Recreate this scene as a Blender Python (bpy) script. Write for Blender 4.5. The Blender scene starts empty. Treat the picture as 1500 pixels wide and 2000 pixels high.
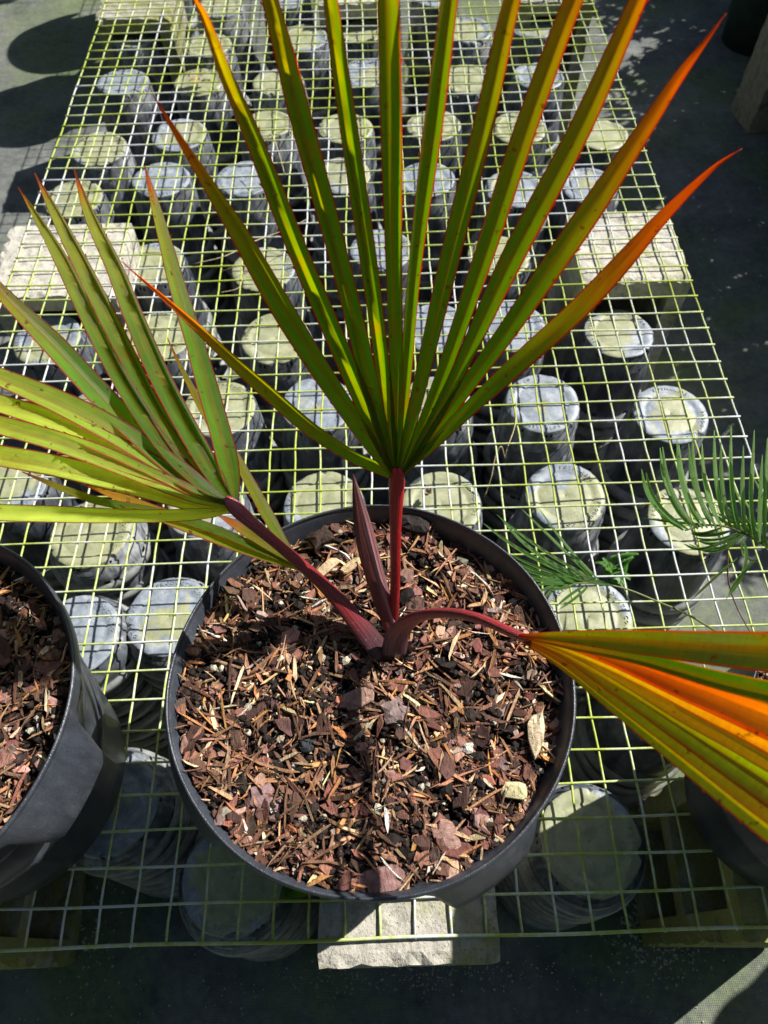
import bpy, math, random
import numpy as np
from mathutils import Vector, Matrix
rnd = random.Random(7)
rng = np.random.default_rng(7)
SC = bpy.context.scene
COL = SC.collection
U = 0.0381                      # one 1.5 inch cell of the bench mesh
GZ = -0.395                     # ground level; the bench mesh lies at z = 0

# ---------------------------------------------------------------- camera
F_PX = 1429.44
def _rot(p, ro, ya):
    cx, sx = math.cos(p), math.sin(p); cz, sz = math.cos(ya), math.sin(ya); cr, sr = math.cos(ro), math.sin(ro)
    Rx = np.array([[1, 0, 0], [0, cx, -sx], [0, sx, cx]])
    Rz = np.array([[cz, -sz, 0], [sz, cz, 0], [0, 0, 1]])
    Rr = np.array([[cr, -sr, 0], [sr, cr, 0], [0, 0, 1]])
    return Rz @ Rx @ Rr
CR = _rot(0.5442, -0.0302, 0.0007)
CC = np.array([10.469, -0.3974, 23.792]) * U
cam_d = bpy.data.cameras.new('camera'); cam = bpy.data.objects.new('camera', cam_d); COL.objects.link(cam)
M = Matrix(CR.tolist()).to_4x4(); M.translation = Vector(CC.tolist()); cam.matrix_world = M
cam_d.sensor_fit = 'VERTICAL'; cam_d.sensor_height = 36.0; cam_d.sensor_width = 27.0
cam_d.lens = F_PX / 2000 * 36.0
cam_d.clip_start = 0.02; cam_d.clip_end = 200
cam_d.dof.use_dof = True; cam_d.dof.focus_distance = 0.70; cam_d.dof.aperture_fstop = 9.0
SC.camera = cam
SC.render.resolution_x = 768; SC.render.resolution_y = 1024

# ---------------------------------------------------------------- light
SUN_AZ = math.radians(29.0); SUN_EL = math.radians(43.0)
w = bpy.data.worlds.new('World'); SC.world = w; w.use_nodes = True
nt = w.node_tree; bg = nt.nodes['Background']
sky = nt.nodes.new('ShaderNodeTexSky'); sky.sky_type = 'NISHITA'; sky.sun_disc = False
sky.sun_elevation = SUN_EL; sky.sun_rotation = math.pi/2 - SUN_AZ
nt.links.new(sky.outputs[0], bg.inputs[0]); bg.inputs[1].default_value = 0.052
sl = bpy.data.lights.new('sun', 'SUN'); sl.energy = 5.0; sl.angle = math.radians(0.5); sl.color = (1.0, 0.96, 0.88)
so = bpy.data.objects.new('sun', sl); COL.objects.link(so)
sd = Vector((math.cos(SUN_AZ)*math.cos(SUN_EL), math.sin(SUN_AZ)*math.cos(SUN_EL), math.sin(SUN_EL)))
so.rotation_euler = sd.to_track_quat('Z', 'Y').to_euler(); so.location = (3, 2, 4)
SC.view_settings.view_transform = 'Standard'; SC.view_settings.look = 'None'
SC.view_settings.exposure = 0.90; SC.view_settings.gamma = 1.0

# ---------------------------------------------------------------- helpers
def at(x, y, z=0.0):            # the point of the plane z that the photo shows at pixel (x, y)
    d = CR @ np.array([(x-750)/F_PX, -(y-1000)/F_PX, -1.0]); t = (z-CC[2])/d[2]
    return CC + t*d
def ray_plane(x, y, P0, n):
    d = CR @ np.array([(x-750)/F_PX, -(y-1000)/F_PX, -1.0]); t = np.dot(P0-CC, n)/np.dot(d, n)
    return CC + t*d
def pix(p):
    d = (np.asarray(p, float)-CC) @ CR
    return np.array([750+F_PX*d[0]/-d[2], 1000-F_PX*d[1]/-d[2]])
def tag(o, label=None, cat=None, group=None, kind=None):
    if label: o['label'] = label
    if cat: o['category'] = cat
    if group: o['group'] = group
    if kind: o['kind'] = kind
    return o
def mesh(name, V, Fc, mats, smooth=False, midx=None, col=None, uv=None):
    me = bpy.data.meshes.new(name)
    me.from_pydata([tuple(map(float, v)) for v in V], [], [tuple(map(int, f)) for f in Fc])
    for m in (mats if isinstance(mats, (list, tuple)) else [mats]): me.materials.append(m)
    if midx is not None: me.polygons.foreach_set('material_index', np.asarray(midx, dtype=np.int32))
    if smooth: me.polygons.foreach_set('use_smooth', np.ones(len(me.polygons), dtype=bool))
    if col is not None:
        a = me.attributes.new('Col', 'FLOAT_COLOR', 'POINT')
        c = np.ones((len(V), 4), np.float32); c[:, :3] = col; a.data.foreach_set('color', c.ravel())
    if uv is not None:
        l = me.uv_layers.new(name='UVMap'); idx = np.zeros(len(me.loops), dtype=np.int32)
        me.loops.foreach_get('vertex_index', idx); l.data.foreach_set('uv', np.asarray(uv, np.float32)[idx].ravel())
    me.update(); return me
def obj(name, me, parent=None, loc=None, rotz=None):
    o = bpy.data.objects.new(name, me); COL.objects.link(o)
    if parent is not None: o.parent = parent
    if loc is not None: o.location = loc
    if rotz is not None: o.rotation_euler = (0, 0, rotz)
    return o
def empty(name, loc=(0, 0, 0), rotz=0):
    return obj(name, None, None, loc, rotz)
def lathe(prof, n=96, jit=None, skip=None, closed_top=False):
    """prof = [(r, z)]; jit(i_prof, ang) -> (dr, dz); skip(i_prof, j) -> True leaves the quad out"""
    V = []; Fc = []
    for i, (r, z) in enumerate(prof):
        for j in range(n):
            a = 2*math.pi*j/n; dr, dz = jit(i, a) if jit else (0, 0)
            V.append(((r+dr)*math.cos(a), (r+dr)*math.sin(a), z+dz))
    for i in range(len(prof)-1):
        for j in range(n):
            if skip and skip(i, j): continue
            k = (j+1) % n; Fc.append((i*n+j, i*n+k, (i+1)*n+k, (i+1)*n+j))
    if closed_top: Fc.append(tuple(range(n))[::-1])
    return V, Fc
def tube(path, radii, n=8, flat=None, cap=True):
    P = [Vector(p) for p in path]; V = []; Fc = []
    up = Vector((0, 0, 1)); prev = None
    for i, p in enumerate(P):
        t = (P[min(i+1, len(P)-1)]-P[max(i-1, 0)]).normalized()
        s = t.cross(prev if prev else (up if abs(t.z) < .95 else Vector((0, 1, 0)))).normalized()
        b = s.cross(t).normalized(); prev = b
        r = radii[i] if hasattr(radii, '__len__') else radii
        rx, ry = (r if hasattr(r, '__len__') else (r, r))
        for k in range(n):
            a = 2*math.pi*k/n; V.append(tuple(p + s*(rx*math.cos(a)) + b*(ry*math.sin(a))))
    for i in range(len(P)-1):
        for k in range(n):
            l = (k+1) % n; Fc.append((i*n+k, i*n+l, (i+1)*n+l, (i+1)*n+k))
    if cap: Fc.append(tuple(range(n))[::-1]); Fc.append(tuple(range((len(P)-1)*n, len(P)*n)))
    return V, Fc
def merge(parts):
    V = []; Fc = []
    for v, f in parts:
        o = len(V); V += list(v); Fc += [tuple(i+o for i in q) for q in f]
    return V, Fc
def spline(pts, n):
    P = np.array(pts, float); m = len(P); out = []
    Q = np.vstack([2*P[0]-P[1], P, 2*P[-1]-P[-2]])
    for i in range(n):
        t = i/(n-1)*(m-1); k = min(int(t), m-2); u = t-k; a, b, c, d = Q[k:k+4]
        out.append(.5*((2*b)+(c-a)*u+(2*a-5*b+4*c-d)*u*u+(3*b-a-3*c+d)*u**3))
    return np.array(out)

# ---------------------------------------------------------------- materials
class NT:
    def __init__(s, name):
        s.m = bpy.data.materials.new(name); s.m.use_nodes = True; s.t = s.m.node_tree
        s.b = s.t.nodes['Principled BSDF']; s.out = s.t.nodes['Material Output']
    def n(s, typ, **kw):
        nd = s.t.nodes.new(typ)
        for k, v in kw.items():
            if k in nd.inputs: nd.inputs[k].default_value = v
            else: setattr(nd, k, v)
        return nd
    def l(s, a, b): s.t.links.new(a, b)
    def coord(s, which='Object', scale=(1, 1, 1)):
        tc = s.n('ShaderNodeTexCoord'); mp = s.n('ShaderNodeMapping'); mp.inputs['Scale'].default_value = scale
        s.l(tc.outputs[which], mp.inputs['Vector']); return mp.outputs[0]
    def noise(s, vec, scale, detail=4, rough=.55, dist=0):
        nd = s.n('ShaderNodeTexNoise'); nd.inputs['Scale'].default_value = scale; nd.inputs['Detail'].default_value = detail
        nd.inputs['Roughness'].default_value = rough; nd.inputs['Distortion'].default_value = dist
        if vec is not None: s.l(vec, nd.inputs['Vector'])
        return nd.outputs['Fac']
    def ramp(s, fac, stops, interp='LINEAR'):
        r = s.n('ShaderNodeValToRGB'); r.color_ramp.interpolation = interp
        e = r.color_ramp.elements
        while len(e) < len(stops): e.new(0.5)
        for el, (p, c) in zip(e, stops):
            el.position = p; el.color = (*c, 1) if hasattr(c, '__len__') else (c, c, c, 1)
        s.l(fac, r.inputs[0]); return r.outputs[0]
    def mix(s, fac, a, b, mode='MIX'):
        m = s.n('ShaderNodeMix'); m.data_type = 'RGBA'; m.blend_type = mode
        for k, v in ((0, fac), (6, a), (7, b)):
            if hasattr(v, 'is_output') or isinstance(v, bpy.types.NodeSocket): s.l(v, m.inputs[k])
            else: m.inputs[k].default_value = (*v, 1) if hasattr(v, '__len__') else v
        return m.outputs[2]
    def math(s, op, a, b=0.0):
        m = s.n('ShaderNodeMath'); m.operation = op
        for k, v in ((0, a), (1, b)):
            if isinstance(v, bpy.types.NodeSocket): s.l(v, m.inputs[k])
            else: m.inputs[k].default_value = v
        return m.outputs[0]
    def bump(s, h, dist=.001, strength=1.0):
        b = s.n('ShaderNodeBump'); b.inputs['Distance'].default_value = dist; b.inputs['Strength'].default_value = strength
        s.l(h, b.inputs['Height']); s.l(b.outputs[0], s.b.inputs['Normal'])
    def set(s, color=None, rough=None, spec=None):
        for k, v in (('Base Color', color), ('Roughness', rough), ('Specular IOR Level', spec)):
            if v is None: continue
            if isinstance(v, bpy.types.NodeSocket): s.l(v, s.b.inputs[k])
            else: s.b.inputs[k].default_value = (*v, 1) if hasattr(v, '__len__') else v
        return s.m

def m_wire():
    t = NT('galvanised_wire_with_algae'); v = t.coord()
    big = t.noise(v, 5.5, 3, .6); fine = t.noise(v, 120, 3, .7)
    f = t.math('ADD', big, t.math('MULTIPLY', t.math('SUBTRACT', fine, .5), .42))
    c = t.ramp(f, [(.40, (.56, .58, .60)), (.47, (.48, .54, .27)), (.58, (.34, .41, .06))])
    sp = t.noise(v, 420, 2, .6); c = t.mix(t.math('MULTIPLY', t.math('GREATER_THAN', sp, .66), .5), c, (.22, .25, .12))
    t.bump(fine, .0006); return t.set(c, .6, .3)
def m_ground():
    t = NT('weed_mat_ground'); v = t.coord()
    a = t.noise(v, 2.2, 5, .6, .4); b = t.noise(v, 9, 5, .65); c = t.noise(v, 70, 4, .7)
    col = t.ramp(b, [(.25, (.085, .095, .092)), (.55, (.185, .195, .19)), (.8, (.29, .295, .28))])
    moss = t.ramp(t.math('ADD', a, t.math('MULTIPLY', t.math('SUBTRACT', c, .5), .35)), [(.46, 0.0), (.66, 1.0)])
    col = t.mix(t.math('MULTIPLY', moss, .75), col, (.15, .20, .075))
    col = t.mix(.55, col, t.ramp(c, [(.3, (.3, .3, .3)), (.7, (1, 1, 1))]), 'MULTIPLY')
    specks = t.n('ShaderNodeTexVoronoi'); specks.inputs['Scale'].default_value = 140; t.l(v, specks.inputs['Vector'])
    m1 = t.math('LESS_THAN', specks.outputs['Distance'], .10)
    m2 = t.math('GREATER_THAN', t.noise(v, 31, 2), .56)
    col = t.mix(t.math('MULTIPLY', t.math('MULTIPLY', m1, m2), .8), col, (.45, .44, .38))
    w1 = t.n('ShaderNodeTexWave'); w1.inputs['Scale'].default_value = 110; w1.bands_direction = 'Y'; t.l(v, w1.inputs['Vector'])
    w2 = t.n('ShaderNodeTexWave'); w2.inputs['Scale'].default_value = 110; w2.bands_direction = 'X'; t.l(v, w2.inputs['Vector'])
    h = t.math('ADD', t.math('MULTIPLY', w1.outputs['Fac'], w2.outputs['Fac']), t.math('MULTIPLY', c, 2.0))
    t.bump(h, .0008); return t.set(col, .8, .2)
def m_concrete():
    t = NT('mossy_concrete'); v = t.coord(); oi = t.n('ShaderNodeObjectInfo')
    a = t.noise(v, 9, 5, .65, .3); b = t.noise(v, 60, 4, .7); c = t.noise(v, 260, 3, .7)
    col = t.ramp(b, [(.25, (.24, .23, .20)), (.5, (.44, .42, .37)), (.75, (.58, .55, .48))])
    cs = t.n('ShaderNodeSeparateColor'); t.l(oi.outputs['Color'], cs.inputs[0]); f = t.math('ADD', a, t.math('MULTIPLY', t.math('SUBTRACT', cs.outputs[0], .5), .55))
    moss = t.ramp(f, [(.47, 0.0), (.64, 1.0)])
    col = t.mix(t.math('SUBTRACT', 1.0, cs.outputs[1]), col, (.22, .21, .19), 'MULTIPLY'); col = t.mix(t.math('MULTIPLY', moss, .88), col, t.mix(cs.outputs[1], (.055, .068, .012), (.27, .28, .07)))
    dirt = t.ramp(t.noise(v, 17, 6, .7, .8), [(.54, 0.0), (.68, 1.0)])
    col = t.mix(t.math('MULTIPLY', dirt, .7), col, (.07, .07, .06))
    pit = t.ramp(c, [(.30, (.25, .25, .24)), (.42, (1, 1, 1))]); col = t.mix(.8, col, pit, 'MULTIPLY')
    t.bump(t.math('ADD', b, t.math('MULTIPLY', c, 1.2)), .0014); return t.set(col, .9, .15)
def m_pot_wall():
    t = NT('weathered_grey_black_plastic'); v = t.coord(scale=(1, 1, .25)); oi = t.n('ShaderNodeObjectInfo')
    v0 = t.coord(); a = t.noise(v, 60, 5, .65, .5); b = t.noise(v0, 22, 4, .6)
    f = t.math('ADD', t.math('MULTIPLY', a, .6), t.math('MULTIPLY', b, .4))
    f = t.math('ADD', f, t.math('MULTIPLY', t.math('SUBTRACT', oi.outputs['Random'], .5), .16))
    col = t.ramp(f, [(.36, (.018, .023, .032)), (.52, (.075, .085, .100)), (.66, (.26, .27, .29))])
    t.bump(a, .0005); return t.set(col, .48, .45)
def m_pot_base():
    t = NT('dusty_plastic_base_with_glare_and_algae'); v = t.coord(); oi = t.n('ShaderNodeObjectInfo')
    sh = t.n('ShaderNodeVectorMath', operation='ADD'); sc = t.n('ShaderNodeCombineXYZ')
    r10 = t.math('MULTIPLY', oi.outputs['Random'], 37.0); t.l(r10, sc.inputs[0]); t.l(r10, sc.inputs[1])
    t.l(v, sh.inputs[0]); t.l(sc.outputs[0], sh.inputs[1]); vv = sh.outputs[0]
    cs = t.n('ShaderNodeSeparateColor'); t.l(oi.outputs['Color'], cs.inputs[0]); n1 = t.noise(vv, 14, 4, .6, .3); n2 = t.noise(vv, 55, 5, .7, .6); n3 = t.noise(vv, 200, 3, .7)
    grey = t.ramp(n2, [(.3, (.13, .155, .20)), (.5, (.21, .24, .29)), (.72, (.36, .38, .41))])  # pale grey of the tops: dust plus sky glare put into the colour
    of = t.n('ShaderNodeCombineXYZ'); t.l(t.math('MULTIPLY', t.math('SUBTRACT', t.math('FRACT', t.math('MULTIPLY', oi.outputs['Random'], 17.7)), .5), .035), of.inputs[0]); t.l(t.math('MULTIPLY', t.math('SUBTRACT', t.math('FRACT', t.math('MULTIPLY', oi.outputs['Random'], 29.3)), .5), .035), of.inputs[1])
    vo = t.n('ShaderNodeVectorMath', operation='ADD'); t.l(v, vo.inputs[0]); t.l(of.outputs[0], vo.inputs[1])
    ln = t.n('ShaderNodeVectorMath', operation='LENGTH'); t.l(vo.outputs[0], ln.inputs[0])
    rad = t.math('MULTIPLY', ln.outputs['Value'], 1/.0625)
    # a dried puddle of algae in the recessed middle: its size and place differ from pot to pot
    e = t.math('ADD', t.math('SUBTRACT', .98, rad), t.math('MULTIPLY', t.math('SUBTRACT', n1, .5), 2.6))
    e = t.math('ADD', e, t.math('MULTIPLY', t.math('SUBTRACT', cs.outputs[0], .5), 2.1))
    al = t.ramp(e, [(.34, 0.0), (.46, 1.0)])
    algae = t.ramp(n2, [(.3, (.20, .215, .105)), (.7, (.35, .35, .215))])
    col = t.mix(t.math('MULTIPLY', al, .92), grey, algae)
    dk = t.ramp(t.noise(vv, 33, 5, .7, 1.0), [(.60, 0.0), (.72, 1.0)]); col = t.mix(t.math('MULTIPLY', dk, .45), col, (.10, .11, .12))
    wt = t.ramp(n3, [(.66, 0.0), (.74, 1.0)]); col = t.mix(t.math('MULTIPLY', wt, .2), col, (.55, .56, .58))
    t.bump(t.math('ADD', n2, n3), .0004); return t.set(col, .5, .4)
def m_nursery():
    t = NT('black_nursery_plastic'); v = t.coord(); a = t.noise(v, 18, 5, .65, .4); b = t.noise(v, 900, 2, .6); c = t.noise(t.coord(scale=(1, 1, .2)), 90, 4, .7)
    f = t.math('ADD', t.math('MULTIPLY', a, .5), t.math('MULTIPLY', c, .5))
    col = t.ramp(f, [(.35, (.020, .023, .032)), (.55, (.038, .044, .057)), (.72, (.085, .092, .105))])
    ed = t.ramp(t.noise(v, 1300, 2, .5), [(.66, 0.0), (.72, 1.0)]); col = t.mix(t.math('MULTIPLY', ed, .25), col, (.35, .36, .38))
    t.bump(t.math('ADD', b, t.math('MULTIPLY', c, .4)), .0004); return t.set(col, .32, .55)
def m_soil():
    t = NT('dark_potting_mix'); v = t.coord(); a = t.noise(v, 260, 6, .75); b = t.noise(v, 60, 4, .6)
    col = t.ramp(a, [(.3, (.006, .005, .004)), (.6, (.024, .017, .014)), (.8, (.07, .045, .035))])
    t.bump(t.math('ADD', a, b), .004); return t.set(col, .95, .1)
def m_chip():
    t = NT('bark_chips'); at_ = t.n('ShaderNodeAttribute', attribute_name='Col')
    v = t.coord(scale=(1, .35, 1)); f = t.noise(v, 420, 4, .7, .5); g = t.noise(t.coord(), 130, 3, .6)
    c = t.mix(.75, at_.outputs['Color'], t.ramp(f, [(.28, (.35, .32, .3)), (.6, (1, 1, 1))]), 'MULTIPLY')
    c = t.mix(.45, c, t.ramp(g, [(.32, (.3, .26, .25)), (.6, (1, 1, 1))]), 'MULTIPLY')
    t.bump(f, .0016); return t.set(c, .8, .2)
def leaf_mat(name, trans=.5, rough=.44):
    t = NT(name); at_ = t.n('ShaderNodeAttribute', attribute_name='Col')
    uv = t.coord('UV', (1, 1, 1)); st = t.coord('UV', (38, 1.3, 1)); n1 = t.noise(st, 1.0, 4, .6)
    sp = t.noise(t.coord('Object'), 140, 3, .6, .2); sp2 = t.noise(t.coord('Object'), 34, 4, .6, .3)
    c = t.mix(.42, at_.outputs['Color'], t.ramp(n1, [(.3, (.45, .5, .4)), (.62, (1, 1, 1))]), 'MULTIPLY')
    n9 = t.noise(t.coord('UV', (110, 2.5, 1)), 1.0, 3, .6); c = t.mix(.35, c, t.ramp(n9, [(.4, (.35, .35, .3)), (.55, (1, 1, 1))]), 'MULTIPLY')
    c = t.mix(t.math('MULTIPLY', t.ramp(sp, [(.65, 0.0), (.70, 1.0)]), .75), c, (.12, .02, .008))
    c = t.mix(t.math('MULTIPLY', t.ramp(sp2, [(.56, 0.0), (.74, 1.0)]), .35), c, (.30, .10, .012))
    t.set(c, rough, .35)
    bw = t.n('ShaderNodeTexWave'); bw.inputs['Scale'].default_value = 6.0; t.l(uv, bw.inputs['Vector']); t.bump(bw.outputs['Fac'], .0004)
    tr = t.n('ShaderNodeBsdfTranslucent'); hs = t.n('ShaderNodeHueSaturation'); hs.inputs['Saturation'].default_value = 1.15; hs.inputs['Value'].default_value = 2.6
    t.l(c, hs.inputs['Color']); t.l(hs.outputs[0], tr.inputs['Color'])
    mx = t.n('ShaderNodeMixShader'); mx.inputs[0].default_value = trans
    t.l(t.b.outputs[0], mx.inputs[1]); t.l(tr.outputs[0], mx.inputs[2]); t.l(mx.outputs[0], t.out.inputs['Surface'])
    return t.m
def m_petiole():
    t = NT('red_leaf_stalk'); at_ = t.n('ShaderNodeAttribute', attribute_name='Col')
    n1 = t.noise(t.coord('UV', (26, 1.5, 1)), 1.0, 4, .6); sp = t.noise(t.coord(), 500, 3, .7)
    c = t.mix(.7, at_.outputs['Color'], t.ramp(n1, [(.3, (.35, .28, .3)), (.6, (1, 1, 1))]), 'MULTIPLY')
    c = t.mix(t.math('MULTIPLY', t.ramp(sp, [(.62, 0.0), (.7, 1.0)]), .45), c, (.42, .22, .2))
    t.bump(n1, .0012); t.set(c, .26, .6); return t.m
def m_plain(name, c1, c2, scale=40, rough=.8, b=.001, spec=.3):
    t = NT(name); n1 = t.noise(t.coord(), scale, 5, .65); t.bump(n1, b)
    return t.set(t.ramp(n1, [(.3, c1), (.7, c2)]), rough, spec)

WIRE = m_wire(); GROUND = m_ground(); CONC = m_concrete(); WALL = m_pot_wall(); BASE = m_pot_base(); NURS = m_nursery()
SOIL = m_soil(); CHIP = m_chip(); LEAF = leaf_mat('palm_blade'); CYC = leaf_mat('cycad_leaflet', .35, .42); STALK = m_petiole()
HUSK = m_plain('dry_sheath', (.10, .06, .06), (.30, .20, .19), 160, .85, .002)
STRAW = m_plain('dry_grass', (.35, .28, .15), (.62, .54, .34), 90, .8)
TWIG = m_plain('brown_twig', (.10, .05, .035), (.22, .12, .08), 120, .8)
GRIT = m_plain('perlite_grit', (.30, .27, .20), (.55, .52, .44), 200, .9)
DRUM = m_plain('dark_green_plastic', (.010, .022, .018), (.025, .045, .036), 30, .5)
DEAD = m_plain('dead_brown_leaf', (.14, .09, .05), (.42, .33, .22), 120, .85, .002)
GLEAF = leaf_mat('small_green_leaf', .4, .45)

# ---------------------------------------------------------------- ground
n = 60; gx = np.linspace(-14, 15, n); gy = np.linspace(-10, 30, n)
me = mesh('ground', [(-14, -10, GZ), (16, -10, GZ), (16, 30, GZ), (-14, 30, GZ)], [(0, 1, 2, 3)], GROUND)
tag(obj('ground', me), 'dark woven weed mat with green moss and white specks under the bench', 'ground', kind='structure')

# ---------------------------------------------------------------- concrete blocks
def box_mesh(sx, sy, z0, z1, seg=.013, holes=(), hd=.12, chip=.002, sd_=1):
    """block from grid faces with worn edges; holes = [(x0,x1,y0,y1)] open cores in its top"""
    import bmesh
    r = random.Random(sd_); bm = bmesh.new()
    xs = sorted(set([0, sx]+[h[0] for h in holes]+[h[1] for h in holes])); ys = sorted(set([0, sy]+[h[2] for h in holes]+[h[3] for h in holes]))
    def dens(a):
        o = []
        for p, q in zip(a[:-1], a[1:]):
            k = max(1, int(round((q-p)/seg)))
            o += [p+(q-p)*i/k for i in range(k)]
        return o+[a[-1]]
    X = dens(xs); Y = dens(ys); kz = max(2, int((z1-z0)/seg)); Z = [z0+(z1-z0)*i/kz for i in range(kz+1)]
    cache = {}
    def v(x, y, z):
        k = (round(x, 5), round(y, 5), round(z, 5))
        if k not in cache: cache[k] = bm.verts.new((x, y, z))
        return cache[k]
    def quad(a, b, c, d):
        try: bm.faces.new((a, b, c, d))
        except ValueError: pass
    def inh(x, y): return any(h[0] < x < h[1] and h[2] < y < h[3] for h in holes)
    for i in range(len(X)-1):
        for j in range(len(Y)-1):
            if inh((X[i]+X[i+1])/2, (Y[j]+Y[j+1])/2): quad(v(X[i], Y[j], z1-hd), v(X[i+1], Y[j], z1-hd), v(X[i+1], Y[j+1], z1-hd), v(X[i], Y[j+1], z1-hd))
            else: quad(v(X[i], Y[j], z1), v(X[i+1], Y[j], z1), v(X[i+1], Y[j+1], z1), v(X[i], Y[j+1], z1))
    for a, b in zip(Z[:-1], Z[1:]):
        for i in range(len(X)-1):
            quad(v(X[i], 0, a), v(X[i+1], 0, a), v(X[i+1], 0, b), v(X[i], 0, b)); quad(v(X[i], sy, a), v(X[i+1], sy, a), v(X[i+1], sy, b), v(X[i], sy, b))
        for j in range(len(Y)-1):
            quad(v(0, Y[j], a), v(0, Y[j+1], a), v(0, Y[j+1], b), v(0, Y[j], b)); quad(v(sx, Y[j], a), v(sx, Y[j+1], a), v(sx, Y[j+1], b), v(sx, Y[j], b))
    for h in holes:
        hx = [x for x in X if h[0] <= x <= h[1]]; hy = [y for y in Y if h[2] <= y <= h[3]]
        for p, q in zip(hx[:-1], hx[1:]):
            for yy in (h[2], h[3]): quad(v(p, yy, z1-hd), v(q, yy, z1-hd), v(q, yy, z1), v(p, yy, z1))
        for p, q in zip(hy[:-1], hy[1:]):
            for xx in (h[0], h[1]): quad(v(xx, p, z1-hd), v(xx, q, z1-hd), v(xx, q, z1), v(xx, p, z1))
    for k, q in cache.items():
        x, y, z = k; e = (x in (0, round(sx, 5))) + (y in (0, round(sy, 5))) + (z == round(z1, 5))
        f = chip*(1.3 if e >= 2 else .5)
        cx, cy = sx/2, sy/2
        if e >= 2:
            q.co.x += (1 if x < cx else -1)*abs(r.gauss(0, f)) if x in (0, round(sx, 5)) else 0
            q.co.y += (1 if y < cy else -1)*abs(r.gauss(0, f)) if y in (0, round(sy, 5)) else 0
            if z == round(z1, 5): q.co.z -= abs(r.gauss(0, f*.7))
        elif z != round(z0, 5) and not z == round(z1, 5):
            q.co.x += r.gauss(0, f*.4); q.co.y += r.gauss(0, f*.4)
    bmesh.ops.recalc_face_normals(bm, faces=bm.faces)
    me = bpy.data.meshes.new('concrete_block'); bm.to_mesh(me); bm.free(); me.materials.append(CONC); return me
TOPZ = -.0035
BG = 'concrete blocks holding up the mesh bench'
def block(x, y, sx, sy, label, rot=0, holes=(), sd_=1, moss=.4, pale=1.0, upright=True, z1=-.29):
    """upright: stands on end with its two cores opening to the front; else two lying blocks with the cores up"""
    if upright:
        me = box_mesh(sx, TOPZ-GZ-.0005, 0, sy, holes=((.034, sx-.034, .036, .182), (.034, sx-.034, .214, .358)), sd_=sd_, hd=.16)
        me.transform(Matrix.Rotation(math.pi/2, 4, 'X')); me.transform(Matrix.Translation((0, sy, GZ+.0005)))
    else: me = box_mesh(sx, sy, GZ+.0005, z1, holes=holes, sd_=sd_, hd=.10)
    o = obj('concrete_block', me, None, (x, y, 0), rot); o.color = (moss, pale, 0, 1)
    return tag(o, label, 'concrete block', BG)
block(.3135, -.0265, .196, .19, 'pale concrete block jutting out under the mesh front edge below the middle pot', sd_=1, moss=.50, pale=.8)
W_ = at(147, 1887, GZ); block(W_[0], W_[1], .192, .19, 'mossy hollow concrete block under the left pot at the bench front', math.radians(91), sd_=2, moss=.8, pale=.85)
W_ = at(1262, 1846, GZ); block(W_[0], W_[1]+.19, .192, .19, 'mossy hollow concrete block under the right pot at the bench front', math.radians(-92), sd_=3, moss=.8, pale=.85)
block(.765, .997, .197, .192, 'pale dappled concrete block under the right edge of the mesh beside the dark aisle', sd_=4, moss=.42, pale=1)
block(-.306, 1.005, .235, .198, 'sunlit whitish concrete block poking out past the left edge of the mesh', sd_=5, moss=.12, pale=1)
block(-.287, 1.985, .19, .19, 'rough brown and yellow concrete block under the far left corner of the mesh', sd_=6, moss=.62, pale=.7)
block(.775, 2.01, .19, .19, 'sunlit concrete block under the mesh at the far right', sd_=8, moss=.6, pale=.8)
block(.27, 2.03, .19, .19, 'concrete block under the far middle of the mesh', sd_=9)
# ---------------------------------------------------------------- wire mesh bench
def bench_mesh():
    parts = []; r = random.Random(3); R_ = .00148
    NR = 84
    def sag(x, y): return .0016*math.sin(x*5+1)*math.sin(y*4.1)+.0008*math.sin(y*17+x*9)
    for c in range(-7, 26):
        ph = r.uniform(0, 6); am = r.uniform(.0004, .0011)
        path = [(c*U+am*math.sin(k*.55+ph)+.0004*math.sin(k*1.9+ph*2), k*U*.5, sag(c*U, k*U*.5)) for k in range(0, NR*2+1)]
        path[0] = (path[0][0], -.001, path[0][2]); parts.append(tube(path, R_, 6))
    for k in range(0, NR+1):
        ph = r.uniform(0, 6); am = r.uniform(.0003, .0009)
        path = [(c*U*.5-(.002 if c == -14 else 0)+(.003 if c == 50 else 0), k*U+am*math.sin(c*.4+ph), .0024+sag(c*U*.5, k*U)) for c in range(-14, 51)]
        parts.append(tube(path, R_*(1.25 if k == 0 else 1), 6))
        for c in range(-7, 26):
            if k < 62:
                b = R_*r.uniform(1.25, 1.9); x, y, z = c*U, k*U, .0012+sag(c*U, k*U)
                parts.append(([(x-b, y, z), (x+b, y, z), (x, y-b, z), (x, y+b, z), (x, y, z-b*1.3), (x, y, z+b*1.3)], [(0, 2, 5), (2, 1, 5), (1, 3, 5), (3, 0, 5), (2, 0, 4), (1, 2, 4), (3, 1, 4), (0, 3, 4)]))
    return merge(parts)
V, Fc = bench_mesh()
tag(obj('wire_mesh_bench', mesh('wire_mesh_bench', V, Fc, WIRE, True)), 'welded wire mesh bench top, yellow green with algae, laid over concrete blocks', 'bench top')

RIMD = m_plain('dusty_pot_rim', (.11, .12, .125), (.27, .28, .27), 60, .5, .0005, .4)
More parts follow.
